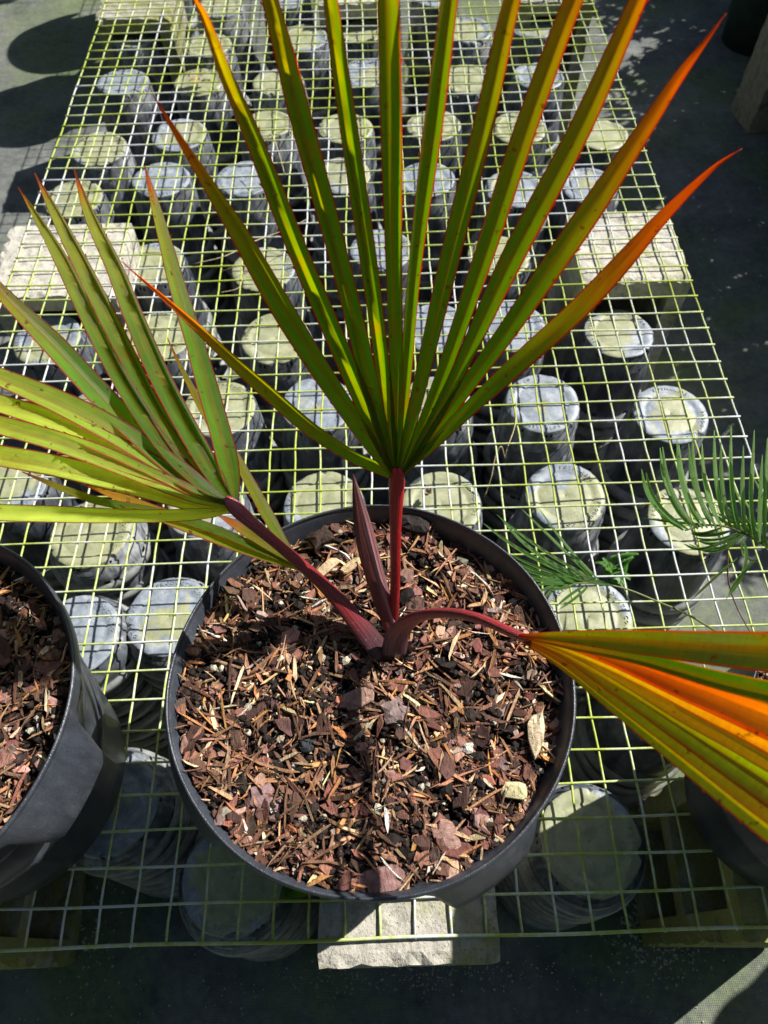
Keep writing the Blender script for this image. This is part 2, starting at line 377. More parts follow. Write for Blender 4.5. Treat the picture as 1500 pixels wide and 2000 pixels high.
# ---------------------------------------------------------------- stacked small pots
def small_pot(variant, shallow=False):
    r = random.Random(variant*11+5); N = 96; br = .0625
    amps = [r.uniform(-1, 1) for _ in range(6)]; phs = [r.uniform(0, 6) for _ in range(6)]
    bites = [(r.uniform(0, 6.28), r.uniform(.06, .22), r.uniform(.002, .006)) for _ in range(r.randint(1, 4))]
    base = [(0.0008, -.0016), (.004, -.0004), (.018, -.0006), (.040, -.0008), (.0435, -.0018), (.0465, 0), (.054, .0002), (.0612, 0), (br, -.0012)]
    def jb(i, a):
        if i < 5: return (0, 0)
        k = (i-4)/4; dr = sum(A*math.sin((m+2)*a+p) for m, (A, p) in enumerate(zip(amps, phs)))*.0003*k; dz = .0005*math.sin(3*a+phs[0])*k
        if i >= 7:
            for (b, w_, d) in bites:
                q = abs((a-b+math.pi) % (2*math.pi)-math.pi)
                if q < w_: dr -= d*(1-(q/w_)**2); dz -= .4*d*(1-q/w_)
            dr += r.uniform(-.0004, .0004)
        return (dr, dz)
    Vb, Fb = lathe(base, N, jb)
    wall = [(br-.0006, -.0016), (.0640, -.0045), (.0646, -.0120), (.0662, -.0128), (.0678, -.040), (.0690, -.0410), (.0705, -.070), (.0742, -.138), (.0744, -.1395), (.0750, -.1480), (.0805, -.1490), (.0838, -.1535), (.0858, -.1645), (.0820, -.165), (.0800, -.158)]
    if shallow: wall = [(br-.0006, -.0016), (.0636, -.0040), (.0646, -.0090), (.0680, -.0098), (.0690, -.0180), (.0722, -.0190), (.0734, -.0330), (.0736, -.0345), (.0740, -.0410), (.0785, -.0420), (.0800, -.0455), (.0812, -.0520), (.0790, -.0525), (.0770, -.049)]
    def jw(i, a):
        if i == 0: return tuple(c*.98 for c in jb(8, a))
        return (.0004*math.sin(2*a+phs[1])+.00025*math.sin(7*a+phs[2]), 0)
    def sk(i, j):
        if i == 1: return j % 12 in (2, 4)
        if i == (7 if shallow else 8): return (j+variant*3) % 16 in (5, 6, 8, 9)
        return False
    Vw, Fw = lathe(wall, N, jw, sk)
    o = len(Vb); V = Vb+Vw; Fc = Fb+[tuple(i+o for i in q) for q in Fw]
    lim = len(Vb)+(8 if shallow else 9)*N; mi = [2 if min(q)+len(Vb) >= lim else 1 for q in Fw]
    return mesh('nursery_pot', V, Fc, [BASE, WALL, RIMD], True, [0]*len(Fb)+mi)
def arc_text(s, radius, size, a0, inner=False, depth=.0009):
    """raised letters set round a circle, built letter by letter from the built-in font"""
    parts = []; cache = {}; a = a0
    for ch in s:
        if ch == ' ': a -= size*.6/radius; continue
        if ch not in cache:
            cu = bpy.data.curves.new('letter', 'FONT'); cu.body = ch; cu.size = size; cu.extrude = depth; cu.resolution_u = 1
            ob = bpy.data.objects.new('letter', cu); COL.objects.link(ob)
            dg = bpy.context.evaluated_depsgraph_get(); m_ = ob.evaluated_get(dg).to_mesh()
            cache[ch] = ([tuple(v.co) for v in m_.vertices], [tuple(p.vertices) for p in m_.polygons])
            ob.evaluated_get(dg).to_mesh_clear(); COL.objects.unlink(ob); bpy.data.objects.remove(ob); bpy.data.curves.remove(cu)
        Vs, Fs = cache[ch]; wd = max(v[0] for v in Vs)
        a -= wd*.5/radius; c_, s_ = math.cos(a-math.pi/2), math.sin(a-math.pi/2)
        px_, py_ = radius*math.cos(a), radius*math.sin(a)
        parts.append(([(px_+(v[0]-wd/2)*c_-v[1]*s_, py_+(v[0]-wd/2)*s_+v[1]*c_, v[2]+.0003) for v in Vs], Fs))
        a -= (wd*.5+size*.16)/radius
    return merge(parts)
VAR = [small_pot(k) for k in range(5)]; SHAL = [small_pot(k, True) for k in range(5, 9)]
TEXT = [mesh('base_lettering', *a_, BASE) for a_ in (arc_text('POTMAKERS', .0508, .0085, math.radians(170)), arc_text('PRODUCTS CO.', .0508, .0085, math.radians(62)))]

STK = [  # photo pixel of each stack's top, and a phrase that finds it
 (262, 68), (430, 12), (405, 88), (240, 160), (390, 160), (543, 160), (350, 263), (193, 290), (315, 350), (478, 348), (143, 388), (520, 243), (593, 73),
 (710, 60), (712, 142), (675, 250), (668, 342), (832, 350), (847, 245), (912, 155), (915, 58), (1045, 52), (1052, 148), (1014, 250), (1175, 262), (1005, 368),
 (1150, 362), (975, 500), (1000, 637), (1209, 650), (1060, 787), (1310, 808), (1104, 968), (862, 985), (1345, 1015), (1150, 1205), (850, 790), (620, 790),
 (428, 797), (538, 660), (310, 655), (92, 662), (515, 525), (300, 515), (745, 487), (190, 815), (18, 948), (176, 1040), (330, 1203), (148, 1240), (632, 985),
 (212, 1568), (455, 1715), (1153, 1643), (1300, 1370), (400, 985), (850, 640), (560, -5), (705, -12), (850, -10)]
STK += [(-1, y_) for y_ in (2.42, 2.66, 2.92, 3.12)]
FRONT = {51, 52, 53, 48, 49, 47, 35}
def where(i, x, y):
    named = {32: 'stack with white speckled top beside middle pot', 51: 'half hidden stack between left and middle pots', 52: 'shaded front stack left of middle block',
      53: 'shaded front stack right of middle pot', 48: 'pinkish topped stack by middle pot left rim', 49: 'cracked stack beside the left pot rim', 47: 'yellow green topped stack above left pot',
      31: 'stack just above the big needle frond tips', 30: 'plain grey topped stack with tiny yellow spot', 29: 'yellow centred stack before the right block', 35: 'dappled stack under the small needle frond',
      34: 'shaded stack beneath the big needle frond', 33: 'stack just behind the red upright stalk', 50: 'stack just behind the brown spear leaf', 38: 'yellow green stack behind left fan leaf',
      24: 'half shaded outermost stack by right aisle', 26: 'shaded stack just behind pale right block', 54: 'dark stack under the orange fan leaf', 41: 'stack in front of whitish left block'}
    if i in named: return named[i]
    if x == -1: return None, 'beyond the photo'
    hx = 'left edge' if x < 200 else 'left side' if x < 420 else 'left of centre' if x < 620 else 'centre' if x < 800 else 'right of centre' if x < 960 else 'right side'
    return None, hx
rows = {}
for i, (x, y) in enumerate(STK):
    if not isinstance(where(i, x, y), str): rows.setdefault(where(i, x, y)[1], []).append((y, i))
ORD = ['first', 'second', 'third', 'fourth', 'fifth', 'sixth', 'seventh', 'eighth', 'ninth', 'tenth', 'eleventh', 'twelfth']
desc = {}
for hx, L in rows.items():
    for k, (y, i) in enumerate(sorted(L)): desc[i] = f'{ORD[k]} stack from far end, {hx}'
npots = 0
for i, (x, y) in enumerate(STK):
    zt = -.050-rnd.uniform(0, .014)
    if i in (24, 26): zt -= .035
    c = at(x, y, zt) if x != -1 else np.array((-.2, y, zt)); wd = where(i, x, y); wd = (wd if isinstance(wd, str) else desc[i])
    n_ = 8 if i in FRONT else 4 if i < 27 else 5
    if 57 <= i: n_ = 3
    pitch = (zt-(.053 if i in FRONT else .166)-GZ)/(n_-1)
    tx, ty = rnd.gauss(0, .025), rnd.gauss(0, .025)
    for k in range(n_):
        o = obj('nursery_pot', SHAL[rnd.randrange(4)] if i in FRONT else VAR[rnd.randrange(5)]); z = zt-pitch*k
        o.location = (c[0]+rnd.gauss(0, .0012)*(k > 0)-tx*(.0)*k, c[1]+rnd.gauss(0, .0012)*(k > 0), z+.0005)
        s = (1+.013*k)*.975; o.scale = (s, s, 1); o.rotation_euler = (tx*.8+rnd.gauss(0, .006), ty*.8+rnd.gauss(0, .006), rnd.uniform(0, 6.28)); npots += 1
        alg = {0: .7, 1: .75, 2: .8, 3: .2, 4: .95, 5: .95, 6: .6, 7: .8, 8: .05, 9: .0, 10: .98, 17: .2, 18: .95, 19: 1.0, 23: .85, 24: .95, 25: .4, 26: .45, 27: .9, 28: .3, 29: .62, 30: .22, 31: .55, 32: .66, 33: .85, 34: .8, 35: .7, 36: .7, 37: .3, 38: 1.0, 39: 1.0, 40: .95, 41: .6, 42: .8, 43: .75, 44: .2, 46: .7, 47: .9, 48: .5, 49: .05, 50: .75, 51: .3, 52: .6, 53: .9}.get(i, rnd.random())
        o.color = (alg, 0, 0, 1)
        if k == 0:
            tag(o, f'upside down grey pot topping the {wd}', 'plastic pot', 'upside down pots stacked under the bench')
            if i in {48: 1, 52: 1}: o.rotation_euler.z = {48: .96, 52: -2.0}[i]
            for q in TEXT: obj('base_lettering', q, o).color = (alg, 0, 0, 1)
        else:
            pos = ['', 'second', 'third', 'fourth', 'fifth', 'sixth', 'seventh', 'eighth', 'lowest'][k] if k < n_-1 else 'lowest'
            tag(o, (f'dark upside down pot, {pos} down in the {wd}' if pos != 'lowest' else f'dark upside down pot, lowest in the {wd}'), 'plastic pot', 'upside down pots stacked under the bench')

# ---------------------------------------------------------------- big nursery pots
def big_pot(seed, tabs, SEG=144):
    r = random.Random(seed)
    body = [(.128, .0), (.134, .004), (.1395, .05), (.1455, .112), (.1475, .114), (.1480, .128), (.1462, .130), (.1512, .186), (.1532, .188), (.1534, .196), (.1524, .198), (.1530, .205), (.1560, .228), (.1600, .232), (.1640, .244), (.1655, .262), (.1685, .266), (.1712, .2765), (.1735, .2790)]
    rim = [(.1735, .2790), (.1752, .2795), (.1760, .2770), (.1768, .2800), (.1756, .2822), (.1740, .2826), (.1736, .2812), (.1730, .2780), (.1724, .2690), (.1716, .2600), (.1670, .2450), (.15, .18)]
    def tb(a):
        s = 0
        for t in tabs:
            q = abs((a-t+math.pi) % (2*math.pi)-math.pi)/.34
            if q < 1: k = min(1, (1-q)*2.2); s = max(s, k*k*(3-2*k))
        return s
    ph = [r.uniform(0, 6) for _ in range(5)]
    def wob(a): return .0013*math.sin(2*a+ph[0])+.0008*math.sin(3*a+ph[1])+.0004*math.sin(7*a+ph[2])
    def jb(i, a):
        z = body[i][1]; k = z/.28; dr = wob(a)*k
        seam = abs(((a*8/(2*math.pi)) % 1)-.5)
        if .004 < z < .23 and seam > .475: dr += .0016
        return (dr, 0)
    V1, F1 = lathe(body, SEG, jb)
    skirt = [(.1758, .2772), (.1760, .270), (.1756, .250), (.1740, .236), (.1715, .232), (.1690, .236)]
    def js(i, a):
        s = tb(a); dz = [0, 0, -.014, -.026, -.030, -.030][i]*s+[0, .001, .014, .026, .0285, .026][i]*(1-s)
        dr = [0, .003, .0120, .0165, .0150, .009][i]*s
        return (dr+wob(a), dz)
    V2, F2 = lathe(skirt, SEG, js)
    V3, F3 = lathe(rim, SEG, lambda i, a: (wob(a), .0008*math.sin(2*a+ph[3])))
    rim_m = mesh('rim', *merge([(V2, F2), (V3, F3)]), NURS, True)
    body_m = mesh('body', V1, F1+[tuple(range(SEG))[::-1]], NURS, True)
    return body_m, rim_m
def put_pot(cx, cy, seed, tabs, label, tilt=(0, 0), sc=(1, 1, 1)):
    t = empty('plant_pot', (cx, cy, .0045)); b, rr = big_pot(seed, tabs)
    obj('body', b, t); obj('rim', rr, t); t.rotation_euler = (tilt[0], tilt[1], 0); t.scale = sc
    return tag(t, label, 'plant pot', 'large black nursery pots along the front of the bench')
MAIN = (.383, .194); LEFT = (-.053, .176); RIGHT = (.832, .127)
put_pot(*MAIN, 21, [math.radians(a) for a in (-152, -58, 34, 122)], 'large round black nursery pot of bark mulch in the middle of the bench front')
put_pot(*LEFT, 22, [math.radians(a) for a in (-20, 118, 205)], 'large black nursery pot cut off by the left side of the photo')
put_pot(*RIGHT, 23, [math.radians(a) for a in (150, 60, -30, 240)], 'black nursery pot at the right edge, half hidden under the low orange fan leaf', sc=(.71, .71, .92))
put_pot(1.565, .15, 24, [0, 1.6, 3.1, 4.7], 'black nursery pot just beyond the right side of the photo', sc=(.71, .71, .92))
put_pot(-.05, 2.62, 25, [0, 1.6, 3.1, 4.7], 'black nursery pot holding a palm, just beyond the far left end of the photo')
put_pot(-.03, 3.03, 26, [0.4, 2.0, 3.5, 5.1], 'black nursery pot holding a palm, furthest away beyond the photo')
# ---------------------------------------------------------------- potting mix and bark mulch
def soil_h(x, y, s):
    return .2650-.030*x-.028*y+.0035*math.sin(x*31+s)*math.cos(y*27+s*2)+.002*math.sin(x*80+y*63+s)
def mulch(cx, cy, seed, nf, ns, nc, nfine, xr=(-1, 1)):
    g = np.random.default_rng(seed); R0 = .1718
    # soil bed
    NA, NRr = 96, 36; V = [(cx, cy, soil_h(0, 0, seed))]; Fc = []
    for i in range(1, NRr+1):
        rr = R0*i/NRr
        for j in range(NA):
            a = 2*math.pi*j/NA; x, y = rr*math.cos(a), rr*math.sin(a)
            V.append((cx+x, cy+y, soil_h(x, y, seed)+g.normal(0, .0011)-(.003 if i == NRr else 0)))
    for j in range(NA): Fc.append((0, 1+j, 1+(j+1) % NA))
    for i in range(NRr-1):
        for j in range(NA):
            a = 1+i*NA; k = (j+1) % NA; Fc.append((a+j, a+NA+j, a+NA+k, a+k))
    V = np.array(V); nb = len(V); midx = [0]*len(Fc); C = [np.full((nb, 3), .03)]
    VV = [V]; FF = list(Fc); off = nb
    pal = {'flake': [((.24, .105, .078), .5), ((.16, .072, .055), .7), ((.33, .18, .14), .3), ((.085, .045, .035), .7), ((.22, .15, .13), .2)],
           'split': [((.40, .25, .14), .45), ((.50, .36, .22), .3), ((.26, .13, .075), .8), ((.42, .19, .07), .3), ((.14, .070, .045), 1.0), ((.54, .45, .34), .10)],
           'fine': [((.20, .095, .06), .7), ((.36, .21, .12), .35), ((.06, .035, .028), .9), ((.46, .34, .22), .15)]}
    def place(N, rmax):
        r = rmax*np.sqrt(g.random(N)); a = g.random(N)*2*np.pi; x = r*np.cos(a); y = r*np.sin(a)
        keep = (x+cx > xr[0]) & (x+cx < xr[1]); return x[keep], y[keep]
    def shards(kind, N, Lr, Wr, Tr, zr, tilt, taper):
        nonlocal off
        x, y = place(N, R0-.0035)
        dn = np.sin(x*63+seed)*np.sin(y*55+1.3*seed)+.6*np.sin(x*120+y*90+seed)+.5*np.sin(y*150-x*60)
        kp = (dn > -.40) | (g.random(len(x)) < .16); x = x[kp]; y = y[kp]; N = len(x)
        L = g.uniform(*Lr, N)**1.0*np.exp(g.normal(0, .25, N)); W = g.uniform(*Wr, N)*np.exp(g.normal(0, .2, N)); T = g.uniform(*Tr, N)
        lim = np.maximum(.004, R0+.004-np.hypot(x, y)); L = np.minimum(L, lim*1.9)
        base = np.array([[-1, -.55], [-.45, -1], [.5, -.9], [1, .1], [.35, 1], [-.6, .8]])
        if taper: base = np.array([[-1, -.25], [-.5, -1], [.6, -.8], [1, .2], [.5, .9], [-.7, .9]])
        P = np.repeat(base[None], N, 0)+g.normal(0, .17, (N, 6, 2))
        top = np.zeros((N, 12, 3)); bend = g.normal(0, .12, N)
        top[:, :6, :2] = P; top[:, 6:, :2] = P*g.uniform(.82, 1.02, (N, 1, 1))+g.normal(0, .06, (N, 6, 2))
        z = np.zeros((N, 12)); z[:, :6] = -.5; z[:, 6:] = .5; z += g.normal(0, .18, (N, 12))
        q = np.empty_like(top); q[:, :, 0] = top[:, :, 0]*L[:, None]/2; q[:, :, 1] = top[:, :, 1]*W[:, None]/2+bend[:, None]*L[:, None]*.5*(top[:, :, 0]**2-.4)
        q[:, :, 2] = z*T[:, None]
        yaw = g.random(N)*2*np.pi; tx = g.normal(0, tilt, N); ty = g.normal(0, tilt, N)
        cxx, sxx = np.cos(tx), np.sin(tx); q[:, :, 1], q[:, :, 2] = q[:, :, 1]*cxx[:, None]-q[:, :, 2]*sxx[:, None], q[:, :, 1]*sxx[:, None]+q[:, :, 2]*cxx[:, None]
        cyy, syy = np.cos(ty), np.sin(ty); q[:, :, 0], q[:, :, 2] = q[:, :, 0]*cyy[:, None]+q[:, :, 2]*syy[:, None], -q[:, :, 0]*syy[:, None]+q[:, :, 2]*cyy[:, None]
        cz, sz = np.cos(yaw), np.sin(yaw); q[:, :, 0], q[:, :, 1] = q[:, :, 0]*cz[:, None]-q[:, :, 1]*sz[:, None], q[:, :, 0]*sz[:, None]+q[:, :, 1]*cz[:, None]
        hz = np.array([soil_h(a_, b_, seed) for a_, b_ in zip(x, y)])
        q[:, :, 0] += cx+x[:, None]; q[:, :, 1] += cy+y[:, None]; q[:, :, 2] += (hz+g.uniform(*zr, N))[:, None]
        VV.append(q.reshape(-1, 3))
        pc = np.array([p[0] for p in pal[kind]]); pw = np.array([p[1] for p in pal[kind]]); pw /= pw.sum()
        c = pc[g.choice(len(pc), N, p=pw)]*1.22*np.exp(g.normal(0, .38, (N, 1)))*np.exp(g.normal(0, .06, (N, 3)))
        C.append(np.repeat(np.clip(c, 0, .85), 12, 0)*np.exp(g.normal(0, .08, (N*12, 1))))
        tpl = [(0, 5, 4, 3, 2, 1), (6, 7, 8, 9, 10, 11)]+[(i, (i+1) % 6, 6+(i+1) % 6, 6+i) for i in range(6)]
        for k in range(N):
            o = off+12*k; FF.extend(tuple(o+i for i in f) for f in tpl)
        midx.extend([1]*(8*N)); off += 12*N
    shards('fine', nfine, (.002, .006), (.0008, .003), (.0005, .0015), (-.001, .006), .5, False)
    shards('split', int(ns*.7), (.005, .015), (.0007, .0022), (.0007, .0018), (0, .007), .32, True)
    shards('flake', int(nf*.75), (.004, .010), (.0025, .006), (.001, .0024), (0, .007), .38, False)
    # crumbs of dark mix
    x, y = place(nc, R0-.006); phi = (1+5**.5)/2
    ico = np.array([(-1, phi, 0), (1, phi, 0), (-1, -phi, 0), (1, -phi, 0), (0, -1, phi), (0, 1, phi), (0, -1, -phi), (0, 1, -phi), (phi, 0, -1), (phi, 0, 1), (-phi, 0, -1), (-phi, 0, 1)])/1.9
    icf = [(0, 11, 5), (0, 5, 1), (0, 1, 7), (0, 7, 10), (0, 10, 11), (1, 5, 9), (5, 11, 4), (11, 10, 2), (10, 7, 6), (7, 1, 8), (3, 9, 4), (3, 4, 2), (3, 2, 6), (3, 6, 8), (3, 8, 9), (4, 9, 5), (2, 4, 11), (6, 2, 10), (8, 6, 7), (9, 8, 1)]
    for a_, b_ in zip(x, y):
        s = g.uniform(.0012, .0042)*(1.9 if g.random() < .05 else 1)
        q = ico*s*(1+g.normal(0, .16, (12, 1)))*np.array([1, g.uniform(.7, 1.1), g.uniform(.6, .9)])
        VV.append(q+np.array([cx+a_, cy+b_, soil_h(a_, b_, seed)+g.uniform(.001, .007)]))
        cc = np.array((.022, .016, .014)) if g.random() < .9 else np.array((.5, .46, .36)); C.append(np.repeat((cc*np.exp(g.normal(0, .3)))[None], 12, 0))
        FF.extend(tuple(off+i for i in f) for f in icf); midx.extend([1]*20); off += 12
    shards('split', int(ns*.24), (.011, .026), (.0012, .0040), (.001, .0022), (.004, .010), .2, True)
    shards('split', int(ns*.10), (.020, .042), (.0010, .0026), (.0008, .0016), (.006, .011), .12, True)
    shards('flake', int(nf*.015), (.016, .026), (.009, .015), (.0018, .0032), (.006, .010), .16, False)
    shards('flake', int(nf*.22), (.009, .020), (.006, .012), (.0015, .003), (.004, .009), .2, False)
    return mesh('bark_mulch', np.vstack(VV), FF, [SOIL, CHIP], False, midx, np.vstack(C))
tag(obj('bark_mulch', mulch(0, 0, 1, 2400, 5600, 3600, 11000), None, (*MAIN, 0)), 'brown bark chips and pale splinters over dark soil in the middle pot', 'mulch', kind='stuff')
tag(obj('bark_mulch', mulch(0, 0, 2, 2000, 3300, 2600, 5000, (-.03, 1)), None, (*LEFT, 0)), 'bark chips and dark soil filling the left pot', 'mulch', kind='stuff')
o = obj('bark_mulch', mulch(0, 0, 3, 900, 1300, 1500, 2500), None, (*RIGHT, 0)); o.scale = (.71, .71, .92)
tag(o, 'bark mulch in the right pot beneath the orange fan leaf', 'mulch', kind='stuff')

# a few big pieces that stand out on the middle pot
def big_chip(x, y, L, W, T, yaw, col, name, label, cat='bark chip', sd_=0):
    r = np.random.default_rng(sd_+50); p = at(x, y, .274); K = 14
    V = []; a = np.linspace(0, 2*np.pi, K, endpoint=False); rr = 1+r.normal(0, .13, K)
    for lv, (sc, z) in enumerate(((.9, -T), (1.0, -.2*T), (.93, T*.6), (.5, T))):
        for k in range(K):
            ex = np.sign(np.cos(a[k]))*abs(np.cos(a[k]))**.75*rr[k]*sc; ey = np.sign(np.sin(a[k]))*abs(np.sin(a[k]))**.8*rr[k]*sc
            V.append((ex*L/2, ey*W/2, z+r.normal(0, T*.12)))
    Fc = [(i*K+k, i*K+(k+1) % K, (i+1)*K+(k+1) % K, (i+1)*K+k) for i in range(3) for k in range(K)]+[tuple(range(3*K, 4*K)), tuple(range(K))[::-1]]
    V = np.array(V); me = mesh(name, V, Fc, CHIP, False, None, np.tile(np.array(col), (len(V), 1))*np.exp(r.normal(0, .1, (len(V), 1))))
    o = obj(name, me, None, tuple(p), yaw); o.rotation_euler = (r.normal(0, .12), r.normal(0, .12), yaw)
    return tag(o, label, cat, 'large loose pieces on the mulch of the middle pot')
rad = math.radians
big_chip(1047, 1432, .036, .014, .003, rad(80), (.66, .54, .36), 'bark_chip', 'pale cream wood chunk standing out near the right rim of the middle pot', sd_=1)
big_chip(876, 1650, .038, .020, .0022, rad(-72), (.40, .24, .20), 'bark_chip', 'large flat pink brown flake near the bottom right of the mulch', sd_=2)
big_chip(748, 1716, .036, .020, .0022, rad(12), (.27, .15, .14), 'bark_chip', 'large dull mauve flake near the bottom of the mulch', sd_=3)
big_chip(520, 1568, .032, .021, .0022, rad(-60), (.33, .21, .21), 'bark_chip', 'wide purplish flake at the lower left of the mulch', sd_=4)
big_chip(772, 1388, .024, .021, .005, rad(10), (.26, .19, .18), 'bark_chip', 'rounded grey purple lump below the base of the palm', sd_=5)
big_chip(700, 1364, .034, .018, .0022, rad(20), (.34, .21, .17), 'bark_chip', 'flat pinkish flake just left below the palm base', sd_=6)
big_chip(1003, 1545, .022, .014, .003, rad(-10), (.62, .56, .32), 'bark_chip', 'yellowish crumbly chunk near the lower right rim', sd_=7)
big_chip(600, 1455, .014, .013, .004, 0, (.05, .055, .065), 'charcoal_piece', 'small grey black charcoal lump left of the mulch centre', 'charcoal', 8)
big_chip(914, 1461, .009, .009, .003, 0, (.75, .72, .62), 'pebble', 'small white pebble right of the mulch centre', 'pebble', 9)
big_chip(812, 1022, .034, .021, .007, rad(-20), (.035, .028, .026), 'bark_chip', 'big black brown bark lump against the far rim behind the red stalk', sd_=10)
big_chip(626, 1050, .026, .020, .006, rad(30), (.05, .03, .024), 'soil_clump', 'dark crumbly soil clump near the far left rim', 'soil clump', 11)
big_chip(636, 1110, .036, .011, .002, rad(45), (.62, .47, .29), 'bark_chip', 'pale tan splinter between the far rim and the spear leaf', sd_=12)
big_chip(692, 1100, .030, .009, .002, rad(40), (.60, .44, .26), 'bark_chip', 'tan splinter just left of the spear leaf', sd_=13)
big_chip(885, 1700, .024, .010, .002, rad(78), (.50, .31, .24), 'bark_chip', 'short peach coloured chip touching the large pink brown flake', sd_=14)

# ---------------------------------------------------------------- palm
GREEN = np.array((.098, .212, .012)); OLIVE = np.array((.25, .235, .012)); ORANGE = np.array((.72, .150, .006)); RED = np.array((.85, .060, .014)); EDGE = np.array((.38, .018, .03)); YEL = np.array((.42, .40, .03)); PALE = np.array((.34, .42, .06))
def pick(stops, t):
    for (a, ca), (b, cb) in zip(stops[:-1], stops[1:]):
        if t <= b: k = (t-a)/max(1e-6, b-a); k = max(0, min(1, k)); return ca*(1-k)+cb*k
    return stops[-1][1]
def blade(parent, pts, P0, nrm, stops, keel=-.2, fold=.55, teeth=True, sd_=0, lift=0.0, name='leaflet', mat=None, hot=0, EDGE=EDGE, hub=0.0, n_=40, wav=.0006):
    """one V-folded leaflet, from its free tip to the hub, on the leaf's own plane"""
    r = random.Random(sd_)
    S = spline([(a, b, c) for a, b, c in pts], n_)
    nrm = nrm/np.linalg.norm(nrm); P = np.array([ray_plane(x, y, P0+nrm*lift, nrm) for x, y, _ in S])
    d = CC-P0; nv = nrm if np.dot(nrm, d) > 0 else -nrm
    T = np.gradient(P, axis=0); T /= np.linalg.norm(T, axis=1)[:, None]
    us = [-1, -.92, -.82, -.4, keel, .4, .82, .92, 1]; K = len(us)
    V = []; C = []; UV = []; cum = np.concatenate([[0], np.cumsum(np.linalg.norm(np.diff(P, axis=0), axis=1))]); Lt = cum[-1]
    for i in range(n_):
        sd2 = np.cross(nv, T[i]); sd2 /= np.linalg.norm(sd2)
        tp = pix(P[i]+T[i]*.002)-pix(P[i]); tp /= np.linalg.norm(tp)+1e-9; a_ = pix(P[i]+sd2*.005)-pix(P[i]); perp = abs(a_[0]*tp[1]-a_[1]*tp[0])/.005
        t = 1-i/(n_-1)            # t: 0 at hub, 1 at tip
        hw = min(.03, max(.0004, S[i, 2]/2/max(perp, 200)*(1+hub*math.exp(-((t-.14)/.11)**2))))
        base = pick(stops, t)
        if t > .965: base = base*.45+np.array((.16, .09, .06))*.55
        for j, u in enumerate(us):
            v = (1-abs(u-keel)/(1+abs(keel)) if True else 0); h = -fold*hw*v
            wob = hw*.03*math.sin(i*1.7+j)
            V.append(P[i]+sd2*(hw*u+wob*0)+nv*(h+wav*math.sin(i*.5+sd_)))
            k_ = max(0, min(1, (abs(u)-.35)*(t-.3)*hot)) if hot else 0; base_ = base*(1-k_)+RED*.9*k_
            c = EDGE if j in (0, K-1) else EDGE*.8+base_*.2 if j in (1, K-2) else base_
            if j == K//2: c = base_*.72+EDGE*.28
            C.append(c*math.exp(r.gauss(0, .05))); UV.append((u*.5+.5, cum[i]*14))
    Fc = [(i*K+j, (i+1)*K+j, (i+1)*K+j+1, i*K+j+1) for i in range(n_-1) for j in range(K-1)]
    if teeth:
        step = .0075; nt_ = int(Lt/step)
        for side in (0, K-1):
            for q in range(2, nt_-6):
                s0 = q*step+r.uniform(-.002, .002); i = int(np.searchsorted(cum, s0)); i = min(max(i, 1), n_-2)
                f = (s0-cum[i-1])/max(1e-9, cum[i]-cum[i-1]); A = V[(i-1)*K+side]*(1-f)+V[i*K+side]*f
                inn = V[i*K+(1 if side == 0 else K-2)]; out = A-inn; out = out/np.linalg.norm(out)
                z = r.uniform(.0008, .0021); o = len(V)
                V += [A-T[i]*.0013, A+T[i]*.0013, A+out*z-T[i]*.001]; C += [EDGE, EDGE, EDGE*1.3]; UV += [(0, 0)]*3; Fc.append((o, o+1, o+2))
    return obj(name, mesh(name, V, Fc, mat or LEAF, True, None, np.array(C), UV), parent)
def stalk(parent, name, pts, rads, cols, n=14, N=26):
    """pts in world, rads (across, through)"""
    S = spline(pts, N); R_ = spline([(*r_, 0) for r_ in rads], N); V, Fc = tube([tuple(p) for p in S], [(a, b) for a, b, _ in R_], n)
    V = np.array(V); k = len(V); c = np.array([pick(cols, (i//n)/(N-1)) for i in range(k)]); UV = [((i % n)/n, (i//n)/N*3) for i in range(k)]
    return obj(name, mesh(name, V, Fc, STALK, True, None, c, UV), parent)

base = at(762, 1262, .262)
palm = empty('fan_palm', tuple(base)); palm_inv = Matrix.Translation(-Vector(base.tolist()))
tag(palm, 'young fan palm with green to orange leaflets and red stalks, middle pot', 'palm')
def under(o): o.matrix_parent_inverse = palm_inv; return o

